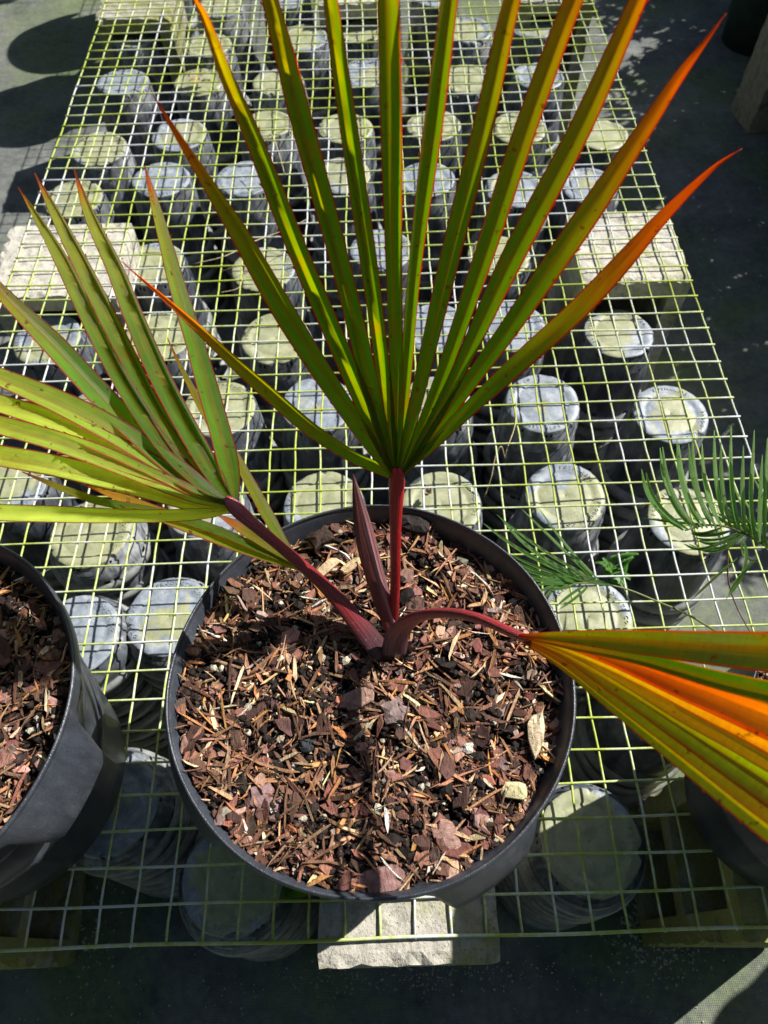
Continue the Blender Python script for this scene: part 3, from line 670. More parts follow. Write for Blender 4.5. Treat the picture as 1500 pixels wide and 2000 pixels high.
# upright leaf
H1 = at(775, 938, .425); up1 = np.array((.02, .40, .915)); n1 = np.cross(np.array((1, 0, 0)), up1); n1 /= np.linalg.norm(n1)
RED1 = np.array((.50, .014, .020))
b1 = at(767, 1240, .268)
S1 = under(stalk(palm, 'upright_leaf', [b1-np.array((0, 0, .01)), b1+(H1-b1)*.35+np.array((.001, .0, .002)), b1+(H1-b1)*.75, H1+np.array((0, 0, -.002)), H1+up1*.012],
    [(.0040, .0034), (.0044, .0036), (.0049, .0038), (.0064, .0036), (.004, .0015)], [(0, RED1*.5), (.5, RED1*.85), (1, RED1*1.25)]))
def col1(g0, o0, r0): return [(0, GREEN*1.05), (g0, GREEN), (o0, OLIVE), (r0, ORANGE), (1.0, RED)]
wsc = [.95, .93, .93, .92, .92, .93, .92, .82, .82, .82, .84, .88]
L1 = [
 ([(238, 510, 1), (300, 566, 7), (400, 655, 18), (500, 748, 27), (600, 835, 28), (690, 893, 22), (745, 920, 14), (775, 938, 5)], (.40, .66, .82), .25),
 ([(300, 185, 1), (340, 255, 12), (400, 350, 24), (465, 455, 38), (540, 588, 46), (620, 715, 42), (700, 835, 30), (750, 905, 14), (775, 938, 5)], (.5, .72, .84), .2),
 ([(360, -60, 1), (378, -5, 8), (400, 35, 18), (440, 145, 30), (485, 250, 38), (535, 375, 44), (585, 500, 45), (640, 630, 42), (700, 768, 32), (755, 900, 13), (775, 938, 5)], (.52, .74, .90), -.45),
 ([(470, -200, 1), (500, -100, 22), (527, 0, 36), (558, 120, 46), (592, 250, 50), (660, 500, 44), (705, 680, 36), (742, 830, 22), (775, 938, 5)], (.52, .74, .93), -.45),
 ([(610, -260, 1), (630, -120, 22), (645, 0, 32), (681, 250, 40), (718, 500, 38), (745, 700, 30), (762, 850, 18), (775, 938, 5)], (.6, .85, .98), -.5),
 ([(750, -300, 1), (755, -140, 32), (759, 0, 46), (764, 250, 46), (769, 500, 36), (774, 720, 27), (776, 860, 16), (775, 938, 5)], (.6, .82, .98), -.35),
 ([(918, -260, 1), (898, -120, 28), (878, 0, 38), (846, 250, 42), (813, 500, 30), (795, 700, 24), (783, 850, 15), (775, 938, 5)], (.6, .82, .97), .3),
 ([(1085, -220, 1), (1040, -100, 32), (1000, 0, 42), (944, 250, 52), (880, 500, 50), (828, 720, 34), (795, 860, 18), (775, 938, 5)], (.5, .68, .92), .2),
 ([(1230, -220, 1), (1170, -100, 34), (1120, 0, 48), (1028, 250, 56), (945, 500, 50), (862, 740, 32), (805, 880, 16), (775, 938, 5)], (.46, .62, .88), .25),
 ([(1340, -200, 1), (1295, -100, 22), (1247, 0, 42), (1140, 240, 56), (1003, 500, 58), (890, 740, 34), (815, 880, 16), (775, 938, 5)], (.44, .60, .82), .2),
 ([(1420, 25, 1), (1380, 78, 12), (1330, 145, 26), (1262, 250, 40), (1175, 380, 55), (1093, 500, 58), (990, 650, 46), (880, 798, 28), (815, 895, 15), (775, 938, 5)], (.38, .54, .74), .15),
 ([(1450, 290, 1), (1390, 330, 12), (1300, 420, 30), (1212, 518, 46), (1120, 615, 50), (1010, 715, 46), (910, 805, 30), (830, 885, 16), (775, 938, 5)], (.34, .50, .68), .2)]
for k, (pts, (g0, o0, r0), kl) in enumerate(L1):
    st = col1(g0, o0, r0); pts = [(a, b, c*wsc[k]) for a, b, c in pts]
    blade(S1, pts, H1, n1, st, keel=kl, sd_=k+1, fold=(.9 if k < 7 else .62)+.1*(k % 2), lift=(.0012 if k % 2 else -.0012), hot=[.6, .8, 1.0, .9, .5, .5, .6, 1.1, 1.3, 1.5, 1.8, 2.0][k], hub=.42)
# left leaf
H2 = at(461, 993, .405); n2 = np.array((.22, -.52, .83)); n2 /= np.linalg.norm(n2)
b2 = at(750, 1283, .266)
MAR = np.array((.22, .020, .026))
q2 = lambda x, y, z: at(x, y, z)
S2 = under(stalk(palm, 'left_leaf', [b2, q2(705, 1225, .292), q2(640, 1150, .325), q2(560, 1078, .363), q2(500, 1028, .39), H2, q2(440, 972, .412)],
    [(.0115, .0040), (.0092, .0038), (.0062, .0038), (.0050, .0038), (.0051, .0036), (.0062, .0028), (.003, .0012)], [(0, np.array((.055, .035, .040))), (.12, np.array((.09, .035, .042))), (.26, MAR*.9), (.6, MAR*1.25), (1, MAR*1.4)], n=16))
def col2(tip=.9, g=1.0, mid=.5): return [(0, GREEN*.95), (mid, GREEN*g+np.array((.02, .01, .01))), (tip, PALE*.95+np.array((.05, 0, 0))), (min(.985, tip+.07), ORANGE), (1, RED)]
L2 = [
 ([(282, 322, 1), (300, 388, 16), (325, 480, 27), (348, 565, 33), (378, 660, 37), (408, 765, 42), (436, 865, 38), (452, 935, 26), (461, 993, 5)], col2(.85, 1.25), .1),
 ([(144, 328, 1), (175, 420, 22), (222, 520, 33), (262, 620, 39), (312, 735, 42), (368, 840, 40), (425, 938, 24), (461, 993, 5)], col2(.88, .9), .5),
 ([(68, 338, 1), (105, 412, 20), (150, 500, 31), (200, 600, 37), (250, 698, 36), (300, 795, 34), (368, 895, 30), (430, 965, 16), (461, 993, 5)], col2(.9, .85), .55),
 ([(36, 366, 1), (72, 425, 14), (118, 505, 28), (165, 602, 34), (213, 700, 34), (268, 795, 34), (335, 888, 28), (415, 962, 16), (461, 993, 5)], col2(.9, .95), .55),
 ([(-70, 480, 1), (-30, 530, 16), (10, 578, 28), (60, 628, 38), (110, 678, 46), (172, 745, 48), (232, 808, 48), (305, 875, 42), (385, 942, 26), (461, 993, 5)], [(0, GREEN*.9), (.5, GREEN*1.3), (.78, np.array((.32, .28, .03))), (.95, ORANGE*.8+PALE*.3), (1, RED)], 0.0),
 ([(-120, 690, 1), (-60, 712, 22), (0, 736, 36), (100, 778, 46), (200, 828, 52), (300, 888, 46), (385, 946, 28), (461, 993, 5)], [(0, GREEN*.85), (.6, PALE*.85), (1, YEL)], -.2),
 ([(-150, 755, 1), (-70, 770, 26), (0, 788, 36), (100, 820, 42), (200, 862, 46), (300, 910, 40), (390, 958, 24), (461, 993, 5)], [(0, PALE*.8), (.6, PALE*1.2), (1, YEL)], .2),
 ([(-170, 795, 1), (-70, 812, 28), (0, 830, 38), (100, 858, 40), (200, 892, 44), (300, 934, 36), (390, 970, 22), (461, 993, 5)], [(0, PALE*.7), (.6, PALE*.9), (1, YEL)], -.1),
 ([(-180, 868, 1), (-70, 878, 30), (0, 890, 42), (100, 908, 44), (200, 932, 44), (300, 960, 36), (390, 985, 22), (461, 995, 5)], [(0, PALE*.9), (.6, PALE*1.25), (1, YEL)], -.3),
 ([(-180, 995, 1), (-60, 999, 28), (0, 1001, 33), (100, 1004, 33), (200, 1007, 30), (300, 1008, 24), (400, 1003, 16), (461, 995, 5)], [(0, PALE*1.1), (.6, PALE*1.7), (1, PALE*1.6)], .3)]
for k, (pts, st, kl) in enumerate(L2): st = [(a, np.asarray(c)*(1.2 if k < 5 else 1.55)) for a, c in st]; blade(S2, pts, H2, n2, st, keel=kl, sd_=k+30, fold=.5, lift=(.0012 if k % 2 else -.0012), hub=.35)  # lower leaflets scaled brighter: sunlight on them painted into the colour
# small drooping leaf behind the left stalk
H4 = at(605, 1116, .325); n4 = np.array((.05, -.35, .93)); n4 /= np.linalg.norm(n4)
S4 = under(stalk(palm, 'low_leaf', [at(735, 1262, .268), at(690, 1205, .285), at(645, 1155, .305), H4], [(.004, .003), (.005, .0035), (.0045, .003), (.0035, .002)], [(0, ORANGE*.8), (.5, ORANGE*.9+RED*.2), (1, MAR*1.5)]))
L4 = [
 ([(150, 940, 1), (178, 950, 9), (207, 960, 15), (267, 984, 22), (333, 1012, 29), (400, 1037, 32), (467, 1064, 30), (540, 1093, 20), (605, 1117, 5)], [(0, GREEN*1.4), (.45, YEL*.8), (.75, np.array((.62, .30, .02))), (.9, np.array((.6, .25, .02))), (.93, np.array((.4, .25, .2))), (1, np.array((.3, .2, .18)))], .1),
 ([(42, 921, 1), (100, 945, 11), (150, 964, 15), (200, 980, 16), (330, 1006, 18), (430, 1038, 18), (520, 1078, 14), (605, 1115, 5)], [(0, GREEN*1.2), (.6, GREEN*1.3), (.85, OLIVE*1.3), (.97, MAR), (1, MAR*.5)], -.1),
 ([(425, 1005, 3), (470, 1030, 20), (520, 1062, 20), (570, 1094, 12), (605, 1115, 5)], [(0, GREEN*1.3), (.7, YEL*.7), (.9, ORANGE), (1, np.array((.5, .4, .35)))], 0),
 ([(327, 660, 1), (345, 700, 6), (368, 745, 12), (392, 792, 15), (425, 848, 16), (458, 888, 18), (492, 950, 22), (528, 1015, 24), (560, 1068, 16), (605, 1116, 4)], [(0, GREEN*1.5), (.55, YEL*.75), (.85, YEL*.7), (.95, ORANGE), (1, MAR)], .2)]
for k, (pts, st, kl) in enumerate(L4): blade(S4, pts, H4, n4, st, keel=kl, sd_=k+60, fold=.35, lift=.002*k-.003)
# right leaf, reaching towards the camera
H3 = at(1012, 1241, .405); n3 = np.array((-.79, -.22, .57)); n3 /= np.linalg.norm(n3)
b3 = at(768, 1282, .266)
S3 = under(stalk(palm, 'right_leaf', [b3, at(778, 1236, .300), at(812, 1206, .335), at(870, 1197, .362), at(935, 1208, .385), H3, at(1050, 1250, .41)],
    [(.012, .005), (.0105, .0045), (.0080, .0040), (.0068, .0040), (.0068, .0040), (.0076, .0035), (.003, .0015)], [(0, np.array((.10, .06, .07))), (.14, np.array((.17, .07, .085))), (.32, MAR*1.3+np.array((.04, .01, .02))), (.7, MAR*1.5), (1, MAR*1.4)], n=16))
OR3 = np.array((.62, .22, .010))
L3 = [
 ([(1012, 1241, 6), (1120, 1245, 26), (1230, 1253, 46), (1350, 1263, 62), (1460, 1271, 76), (1600, 1280, 84), (1800, 1300, 40), (1900, 1310, 1)], [(0, MAR), (.08, OLIVE*.8), (.5, np.array((.13, .15, .03))), (1, OLIVE)], -.15),
 ([(1012, 1241, 5), (1120, 1262, 18), (1250, 1287, 26), (1400, 1328, 38), (1520, 1356, 44), (1700, 1400, 44), (1880, 1450, 1)], [(0, OLIVE*.6), (.3, GREEN*.6), (1, GREEN*.8)], 0.3),
 ([(1012, 1241, 4), (1100, 1258, 14), (1200, 1290, 28), (1330, 1342, 46), (1430, 1382, 58), (1520, 1420, 66), (1700, 1500, 62), (1900, 1590, 1)], [(0, OLIVE*.9), (.08, OLIVE), (.16, ORANGE*.9), (.36, np.array((.60, .07, .008))), (.55, np.array((.62, .12, .010))), (1, OR3)], -.3),
 ([(1012, 1242, 4), (1100, 1268, 14), (1200, 1314, 28), (1330, 1386, 46), (1430, 1436, 58), (1520, 1484, 66), (1700, 1582, 62), (1900, 1690, 1)], [(0, OLIVE*.9), (.10, OLIVE), (.25, OLIVE+ORANGE*.3), (.5, OR3*.9), (1, OR3)], .25),
 ([(1012, 1243, 5), (1100, 1278, 20), (1200, 1335, 42), (1350, 1428, 66), (1500, 1523, 90), (1700, 1650, 80), (1900, 1780, 1)], [(0, OLIVE*.8), (.35, OLIVE), (.6, GREEN*1.5+np.array((.05, 0, 0))), (1, OLIVE*1.1)], .1),
 ([(1012, 1245, 5), (1100, 1290, 18), (1200, 1358, 34), (1350, 1463, 50), (1500, 1570, 66), (1700, 1712, 60), (1900, 1850, 1)], [(0, OLIVE*.7), (.4, OLIVE*.9), (.7, np.array((.28, .16, .02))), (1, ORANGE)], -.2),
 ([(1012, 1247, 5), (1100, 1302, 16), (1200, 1378, 30), (1350, 1495, 46), (1500, 1612, 60), (1700, 1770, 50), (1880, 1910, 1)], [(0, OLIVE*.7), (.3, np.array((.22, .26, .012))), (.8, YEL*.85), (1, ORANGE)], .3)]
for k, (pts, st, kl) in enumerate(L3): st = [(0, MAR*1.2), (.055, MAR*.8+OLIVE*.4)]+[q for q in st if q[0] > .06]; st = [(a, np.asarray(c)*(1.2 if k in (2, 3) else 1.15 if k > 3 else .8)) for a, c in st]; blade(S3, pts[::-1], H3, n3, st, keel=kl, sd_=k+80, fold=.24, lift=[.012, .007, .0005, .0, -.001, -.002, -.003][k], teeth=k == 6, n_=150, wav=0, EDGE=np.array((.40, .05, .02)) if k in (0, 6) else np.array((.42, .14, .012)))
# spear leaf: a folded leaf not yet open, with ridged faces
def spear():
    A = at(771, 1240, .268); B = at(690, 926, .415); N = 26; K = 16; V = []; C = []; UV = []
    ax = (B-A); ax /= np.linalg.norm(ax); s_ = np.cross(ax, np.array((0, -.6, .8))); s_ /= np.linalg.norm(s_); b_ = np.cross(s_, ax)
    for i in range(N):
        t = i/(N-1); p = A+(B-A)*t+s_*(-.004*math.sin(t*3.1)); w_ = .0092*(1-.25*(1-t))*(1-max(0, (t-.55)/.45)**1.6)+.0003; th = w_*.62
        for k in range(K):
            a = 2*math.pi*k/K; m_ = 1+(.10 if k % 2 else -.05)
            V.append(p+s_*w_*m_*math.copysign(abs(math.cos(a))**.8, math.cos(a))+b_*th*m_*math.copysign(abs(math.sin(a))**.9, math.sin(a)))
            c = np.array((.17, .045, .048)) if math.cos(a) < .2 else np.array((.36, .17, .18))
            C.append(c*(1+.25*math.sin(k*2.4))*(1-.3*t)); UV.append((k/K, t*2))
    Fc = [(i*K+k, i*K+(k+1) % K, (i+1)*K+(k+1) % K, (i+1)*K+k) for i in range(N-1) for k in range(K)]+[tuple(range((N-1)*K, N*K))]
    return obj('spear_leaf', mesh('spear_leaf', V, Fc, STALK, False, None, np.array(C), UV), palm)
under(spear())
# ragged dry sheaths round the foot of the stalks
def sheath(ang, hgt, wid, sd_, lean):
    r = random.Random(sd_); V = []; C0 = at(762, 1285, .258); n_, m_ = 8, 8
    for i in range(n_):
        t = i/(n_-1)
        for j in range(m_):
            u = j/(m_-1)-.5; a = ang+u*wid*(1-.6*t); rr = .0150+lean*t*t+.002*r.uniform(-1, 1)*t
            V.append((C0[0]+rr*math.cos(a), C0[1]+rr*.85*math.sin(a), C0[2]-.004+hgt*t*(1-.25*abs(u)*r.uniform(.6, 1.4))))
    Fc = [(i*m_+j, i*m_+j+1, (i+1)*m_+j+1, (i+1)*m_+j) for i in range(n_-1) for j in range(m_-1)]
    under(obj('dry_sheath', mesh('dry_sheath', V, Fc, HUSK, True), palm))
for a, h, wd_, s, ln in ((-2.3, .030, 1.3, 1, .004), (-.8, .036, 1.1, 2, .008), (.3, .026, 1.2, 3, .006), (-1.6, .020, 1.4, 4, .006), (2.6, .024, 1.3, 5, .004), (-1.2, .027, .8, 6, .012), (-2.7, .022, .9, 7, .012)): sheath(a, h, wd_, s, ln)

# ---------------------------------------------------------------- cycad with two fronds, rooted beyond the right side of the photo
cyc = empty('cycad', (1.20, .38, GZ)); cyc_inv = Matrix.Translation(-Vector((1.20, .38, GZ)))
tag(cyc, 'needle leaved green cycad reaching over the mesh from the right with two fronds', 'cycad')
CG = np.array((.14, .30, .08)); CG2 = np.array((.34, .50, .20))
def needle(parent, P, wmax, sd_, col=CG):
    r = random.Random(sd_); S = spline(P, 14); T = np.gradient(S, axis=0); T /= np.linalg.norm(T, axis=1)[:, None]; V = []; C = []; UV = []
    for i in range(14):
        t = i/13; w_ = wmax*(min(1, .35+t*3))*(1-max(0, (t-.6)/.4)**2*.85); s_ = np.cross(T[i], np.array((0.2, -.55, .8))); s_ /= np.linalg.norm(s_)+1e-9; nn = np.cross(s_, T[i])
        for u, h in ((-1, .35), (0, -.25), (1, .35)):
            V.append(S[i]+s_*u*w_+nn*h*w_); C.append((col if u < 1 else CG2)*(1+.5*(t > .93))*math.exp(r.gauss(0, .05))); UV.append((u*.5+.5, t*4))
    Fc = [(i*3+j, i*3+j+1, i*3+j+4, i*3+j+3) for i in range(13) for j in range(2)]
    return obj('leaflet', mesh('leaflet', V, Fc, CYC, True, None, np.array(C), UV), parent)
def frond(pts, r0):
    S = spline(pts, 24); V, Fc = tube([tuple(p) for p in S], [r0*(1-.6*i/23) for i in range(24)], 6)
    o = obj('frond', mesh('frond', V, Fc, CYC, True, None, np.tile(np.array((.20, .22, .07)), (len(V), 1)), [(0, 0)]*len(V)), cyc); o.matrix_parent_inverse = cyc_inv; return o
zf = .16
f1 = frond([np.array((1.20, .38, .02)), at(1600, 1115, .12), at(1500, 1067, .15), at(1449, 1040, zf), at(1415, 1028, zf), at(1378, 1026, zf), at(1338, 1036, zf)], .0022)
def quadc(a, b, c, n_=5): return [(1-t)**2*a+2*t*(1-t)*b+t*t*c for t in np.linspace(0, 1, n_)]
tips = [(1253, 916), (1262, 923), (1289, 874), (1294, 872), (1322, 857), (1326, 868), (1352, 850), (1345, 866), (1371, 866), (1395, 840), (1408, 862), (1428, 832), (1428, 870), (1452, 870), (1473, 840), (1468, 890), (1489, 888), (1499, 855), (1512, 870), (1525, 850), (1545, 880), (1560, 860)]
bx = np.linspace(1335, 1530, len(tips))
for k, (tx, ty) in enumerate(tips):
    rx = bx[k]; ry = 1036-8*math.sin((rx-1335)/120*1.5) if rx < 1420 else 1028+(rx-1420)*.48
    a = at(rx, ry, zf); c = at(tx, ty, zf+.045+.01*math.sin(k*2.1)); b = at(tx-8+.15*(rx-tx), ty+.62*(ry-ty), zf+.02)
    needle(f1, quadc(a, b, c), .0029, k, CG*(1+.25*math.sin(k*1.7)))
low = [((1400, 1027), (1330, 1022), (1255, 1012)), ((1410, 1030), (1360, 1052), (1352, 1035)), ((1430, 1036), (1380, 1050), (1350, 1042)), ((1440, 1040), (1400, 1062), (1355, 1050)), ((1450, 1042), (1400, 1072), (1362, 1056)), ((1452, 1044), (1405, 1084), (1372, 1068)),
       ((1452, 1046), (1400, 1098), (1345, 1062)), ((1440, 1040), (1370, 1090), (1335, 1062)), ((1447, 1045), (1420, 1020), (1382, 1000)), ((1455, 1045), (1430, 1000), (1395, 985)), ((1465, 1050), (1430, 1015), (1400, 1002)), ((1480, 1060), (1440, 1010), (1420, 990)),
       ((1450, 1045), (1440, 1095), (1480, 1098)), ((1475, 1096), (1440, 1125), (1422, 1160)), ((1452, 1052), (1470, 1110), (1418, 1170)), ((1440, 1090), (1380, 1140), (1350, 1172)), ((1500, 1070), (1490, 1030), (1450, 1012)), ((1500, 1075), (1470, 1035), (1440, 1030)),
       ((1470, 1050), (1440, 965), (1422, 925)), ((1480, 1060), (1475, 990), (1430, 955)), ((1490, 1062), (1500, 980), (1470, 930))]
for k, (a, b, c) in enumerate(low): needle(f1, quadc(at(*a, zf), at(*b, zf-.012), at(*c, zf-.02)), .0017+.0004*(k % 3), 100+k, np.array((.09, .19, .035)))
f2 = frond([np.array((1.20, .38, -.05)), at(1460, 1262, .04), at(1404, 1236, .06), at(1345, 1201, .075), at(1284, 1175, .09), at(1228, 1152, .10), at(1180, 1141, .105), at(1127, 1139, .11), at(1092, 1146, .11)], .0020)
f2t = [((1198, 1143), (1060, 1120), (944, 1022)), ((1190, 1142), (1050, 1110), (976, 1010)), ((1180, 1141), (1060, 1085), (970, 1005)), ((1170, 1140), (1100, 1075), (1020, 995)), ((1178, 1141), (1110, 1080), (1053, 994)), ((1150, 1139), (1060, 1118), (995, 1082)), ((1145, 1139), (1050, 1125), (1000, 1092)),
       ((1140, 1139), (1060, 1128), (1005, 1105)), ((1130, 1139), (1050, 1132), (1012, 1118)), ((1120, 1140), (1060, 1135), (1025, 1130)), ((1115, 1141), (1080, 1136), (1036, 1144)), ((1105, 1143), (1070, 1142), (1048, 1160)), ((1098, 1144), (1075, 1150), (1060, 1172)), ((1150, 1143), (1130, 1165), (1092, 1190)),
       ((1145, 1142), (1110, 1160), (1085, 1186)), ((1125, 1142), (1095, 1152), (1070, 1150)), ((1195, 1143), (1120, 1138), (1050, 1090))]
for k, (a, b, c) in enumerate(f2t): needle(f2, quadc(at(*a, .105), at(*b, .125), at(*c, .12)), .0018+.0006*(k in (0, 1)), 200+k, np.array((.13, .30, .07)))

# ---------------------------------------------------------------- small things
def strand(name, pts, r, mat, label, cat, group=None):
    S = spline(pts, 20); V, Fc = tube([tuple(p) for p in S], [r*(1-.6*abs(i/19-.4)) for i in range(20)], 5)
    return tag(obj(name, mesh(name, V, Fc, mat, True)), label, cat, group)
strand('dry_twig', [at(1422, 1062, .12), at(1421, 1100, .10), at(1424, 1142, .07), at(1441, 1190, .04), at(1468, 1240, .008)], .0011, TWIG, 'thin red brown twig hanging below the big needle frond', 'twig')
GS = 'dry grass strands caught in the mesh'
strand('grass_strand', [at(1008, 785, .004), at(1006, 830, .003), at(992, 872, -.004), at(986, 895, -.02)], .0009, STRAW, 'dry straw strand hanging through the mesh over the plain grey pot top', 'grass strand', GS)
strand('grass_strand', [at(986, 894, -.018), at(979, 872, .002), at(968, 890, -.01), at(960, 930, -.03), at(946, 972, -.06)], .0010, STRAW, 'bent pale straw strand left of the white speckled pot top', 'grass strand', GS)
strand('grass_strand', [at(380, 515, .006), at(440, 500, .012), at(500, 470, .010), at(560, 448, .006), at(600, 428, .004)], .0010, STRAW, 'long curved straw strand left behind the upright palm leaf', 'grass strand', GS)
strand('grass_strand', [at(430, 530, -.01), at(470, 522, .008), at(468, 560, .004), at(430, 572, .002)], .0008, STRAW, 'looped straw strand near the tip of the longest thin leaflet', 'grass strand', GS)
strand('grass_strand', [at(520, 275, .01), at(530, 262, .02), at(545, 300, .01), at(556, 340, .004)], .0009, STRAW, 'yellow straw strand on the far part of the mesh', 'grass strand', GS)
def small_leaf(parent, P, d, L, W, up=(0, 0, 1), col=(.10, .22, .03), name='leaf', mat=None, cup=.25):
    d = np.array(d, float); d /= np.linalg.norm(d); s_ = np.cross(d, np.array(up, float)); s_ /= np.linalg.norm(s_); n_ = np.cross(s_, d); V = []; UV = []
    for i in range(9):
        t = i/8; w_ = W*math.sin(math.pi*min(1, t*1.02+.0))**.8*(1-.3*t)+.0001
        for u in (-1, -.5, 0, .5, 1): V.append(np.array(P)+d*L*t+s_*w_*u+n_*(abs(u)*w_*cup-.3*L*t*t)); UV.append((u, t))
    Fc = [(i*5+j, i*5+j+1, i*5+j+6, i*5+j+5) for i in range(8) for j in range(4)]
    return obj(name, mesh(name, V, Fc, mat or GLEAF, True, None, np.tile(np.array(col), (len(V), 1)), UV), parent)
P = at(558, 1735, -.01); sg = empty('seedling', tuple(P)); inv = Matrix.Translation(-Vector(P.tolist()))
tag(sg, 'tiny green weed seedling poking through the mesh by the middle pot front rim', 'seedling')
V, Fc = tube([tuple(P+np.array((0, 0, -.05))), tuple(P+np.array((.0, .002, -.02))), tuple(P)], .0008, 5); o = obj('stem', mesh('stem', V, Fc, GLEAF, True, None, np.tile(np.array((.12, .2, .05)), (len(V), 1)), [(0, 0)]*len(V)), sg); o.matrix_parent_inverse = inv
for d, L, W in (((.9, -.25, .1), .026, .0075), ((-.1, .9, .3), .014, .0035), ((-.2, -1, 0), .015, .004), ((.5, -.9, 0), .016, .006)):
    small_leaf(sg, P, d, L, W).matrix_parent_inverse = inv
# fern-like weed between the stacks
P = at(1200, 1110, -.07); fw = empty('fern_weed', (P[0], P[1], GZ)); inv = Matrix.Translation(-Vector((P[0], P[1], GZ)))
tag(fw, 'small bright green fern weed growing between the pot stacks under the needle frond', 'weed')
r = random.Random(5)
for k in range(15):
    a = r.uniform(0, 6.28); L = r.uniform(.04, .075); A = P+np.array((r.gauss(0, .006), r.gauss(0, .01), -.03)); B = A+np.array((math.cos(a)*L*.55, math.sin(a)*L*.6, r.uniform(.02, .05)))
    V, Fc = tube([tuple(A), tuple((A+B)/2+np.array((0, 0, .008))), tuple(B)], .0005, 4); parts = [(V, Fc)]
    for q in range(16):
        t = .2+.8*q/15; c = A*(1-t)+B*t+np.array((0, 0, .03*t*(1-t)))
        for s in (-1, 1):
            dd = np.array((-math.sin(a)*s, math.cos(a)*s, .2))*.007*(1.25-t)+np.array((math.cos(a), math.sin(a), 0))*.003; e = np.array((math.cos(a), math.sin(a), 0))*.0022
            parts.append(([c-e, c+dd*.6-e*1.0, c+dd, c+dd*.6+e*1.0, c+e], [(0, 1, 2, 3, 4)]))
    V, Fc = merge(parts); o = obj('frond', mesh('frond', V, Fc, GLEAF, False, None, np.tile(np.array((.09, .24, .03)), (len(V), 1)), [(0, 0)]*len(V)), fw); o.matrix_parent_inverse = inv
# dead leaves lying on the pot tops
def dead(x, y, z, L, W, a, label):
    p = at(x, y, z); r = random.Random(int(x)); V = []; m_ = 9
    for i in range(m_):
        t = i/(m_-1)
        for u in (-1, -.4, .3, 1): w_ = W*math.sin(math.pi*min(.97, t+.04))**.6; V.append((t*L-L/2+r.uniform(-.001, .001), u*w_+r.uniform(-.0008, .0008), .002+.004*abs(u)*r.uniform(.4, 1)+.003*math.sin(t*9)))
    Fc = [(i*4+j, i*4+j+1, i*4+j+5, i*4+j+4) for i in range(m_-1) for j in range(3)]
    o = obj('dead_leaf', mesh('dead_leaf', V, Fc, DEAD, False), None, tuple(p), a); tag(o, label, 'dead leaf', 'dead leaves on the pot tops')
dead(385, 150, -.040, .060, .010, .12, 'curled cream dead leaf lying on a far left pot top'); dead(390, 162, -.041, .05, .008, .0, 'second curled cream dead leaf just in front of the first one')
dead(836, 963, -.046, .016, .005, 1.2, 'small crumpled brown scrap on the pot top behind the red stalk')
dead(733, 68, -.046, .018, .006, .2, 'tiny brown scrap on a far middle pot top')
# grit and perlite scattered on the ground
def grit():
    g = np.random.default_rng(9); VV = []; FF = []; off = 0
    oc = np.array([(1, 0, 0), (-1, 0, 0), (0, 1, 0), (0, -1, 0), (0, 0, 1), (0, 0, -1)], float); of = [(0, 2, 4), (2, 1, 4), (1, 3, 4), (3, 0, 4), (2, 0, 5), (1, 2, 5), (3, 1, 5), (0, 3, 5)]
    def add(x, y, s):
        nonlocal off
        VV.append(oc*s*(1+g.normal(0, .25, (6, 3)))+np.array((x, y, GZ+s*.4))); FF.extend(tuple(off+i for i in f) for f in of); off += 6
    for X_, Y_, sx, sy, N, sm in ((810, 1906, .10, .012, 300, .0011), (1235, 1770, .020, .035, 200, .0018), (1300, 1862, .045, .016, 170, .0015), (185, 1800, .018, .05, 90, .0015), (180, 1940, .25, .05, 90, .0010), (1200, 1950, .2, .04, 80, .0009), (1330, 300, .15, .5, 110, .0016), (850, 1960, .3, .03, 70, .0008), (60, 200, .12, .4, 30, .001)):
        cx, cy, _ = at(X_, Y_, GZ)
        for _ in range(N): add(g.normal(cx, sx), g.normal(cy, sy), abs(g.normal(sm, sm*.35))+.0003)
    return mesh('perlite_grit', np.vstack(VV), FF, GRIT)
tag(obj('perlite_grit', grit()), 'white and tan grit and perlite scattered on the weed mat', 'grit', kind='stuff')

# ---------------------------------------------------------------- the dark aisle on the right: pier, pots, and the neighbouring plants that shade it
pB = at(1460, 262, GZ); pA = at(1425, 213, GZ)
o = obj('concrete_pier', box_mesh(.26, float(np.hypot(*(pA-pB)[:2])), GZ+.0005, .30, seg=.02, sd_=12), None, (pB[0], pB[1], 0), math.atan2(pA[1]-pB[1], pA[0]-pB[0])-math.pi/2); o.color = (.25, .35, 0, 1); tag(o, 'rough grey concrete pier at the upper right edge of the photo', 'concrete pier')
def ribbed_pot(x, y, z, r0, h, label):
    prof = [(.01, 0), (r0*.84, 0), (r0*.86, h*.25), (r0*.90, h*.27), (r0*.92, h*.6), (r0*.96, h*.62), (r0*.97, h*.9), (r0*1.04, h*.91), (r0*1.05, h), (r0*.98, h), (r0*.9, h*.75), (.01, h*.74)]
    V, Fc = lathe(prof, 72); tag(obj('dark_pot', mesh('dark_pot', V, Fc, DRUM, True), None, (x, y, z)), label, 'plant pot', 'dark green pots in the shaded aisle')
d_ = at(1475, 80, GZ); ribbed_pot(d_[0], d_[1], GZ, .13, .30, 'dark green ribbed pot in the shade at the top right corner')
ribbed_pot(d_[0]+.22, d_[1]+.45, GZ, .15, .34, 'dark green ribbed pot behind the other one at the top right corner')
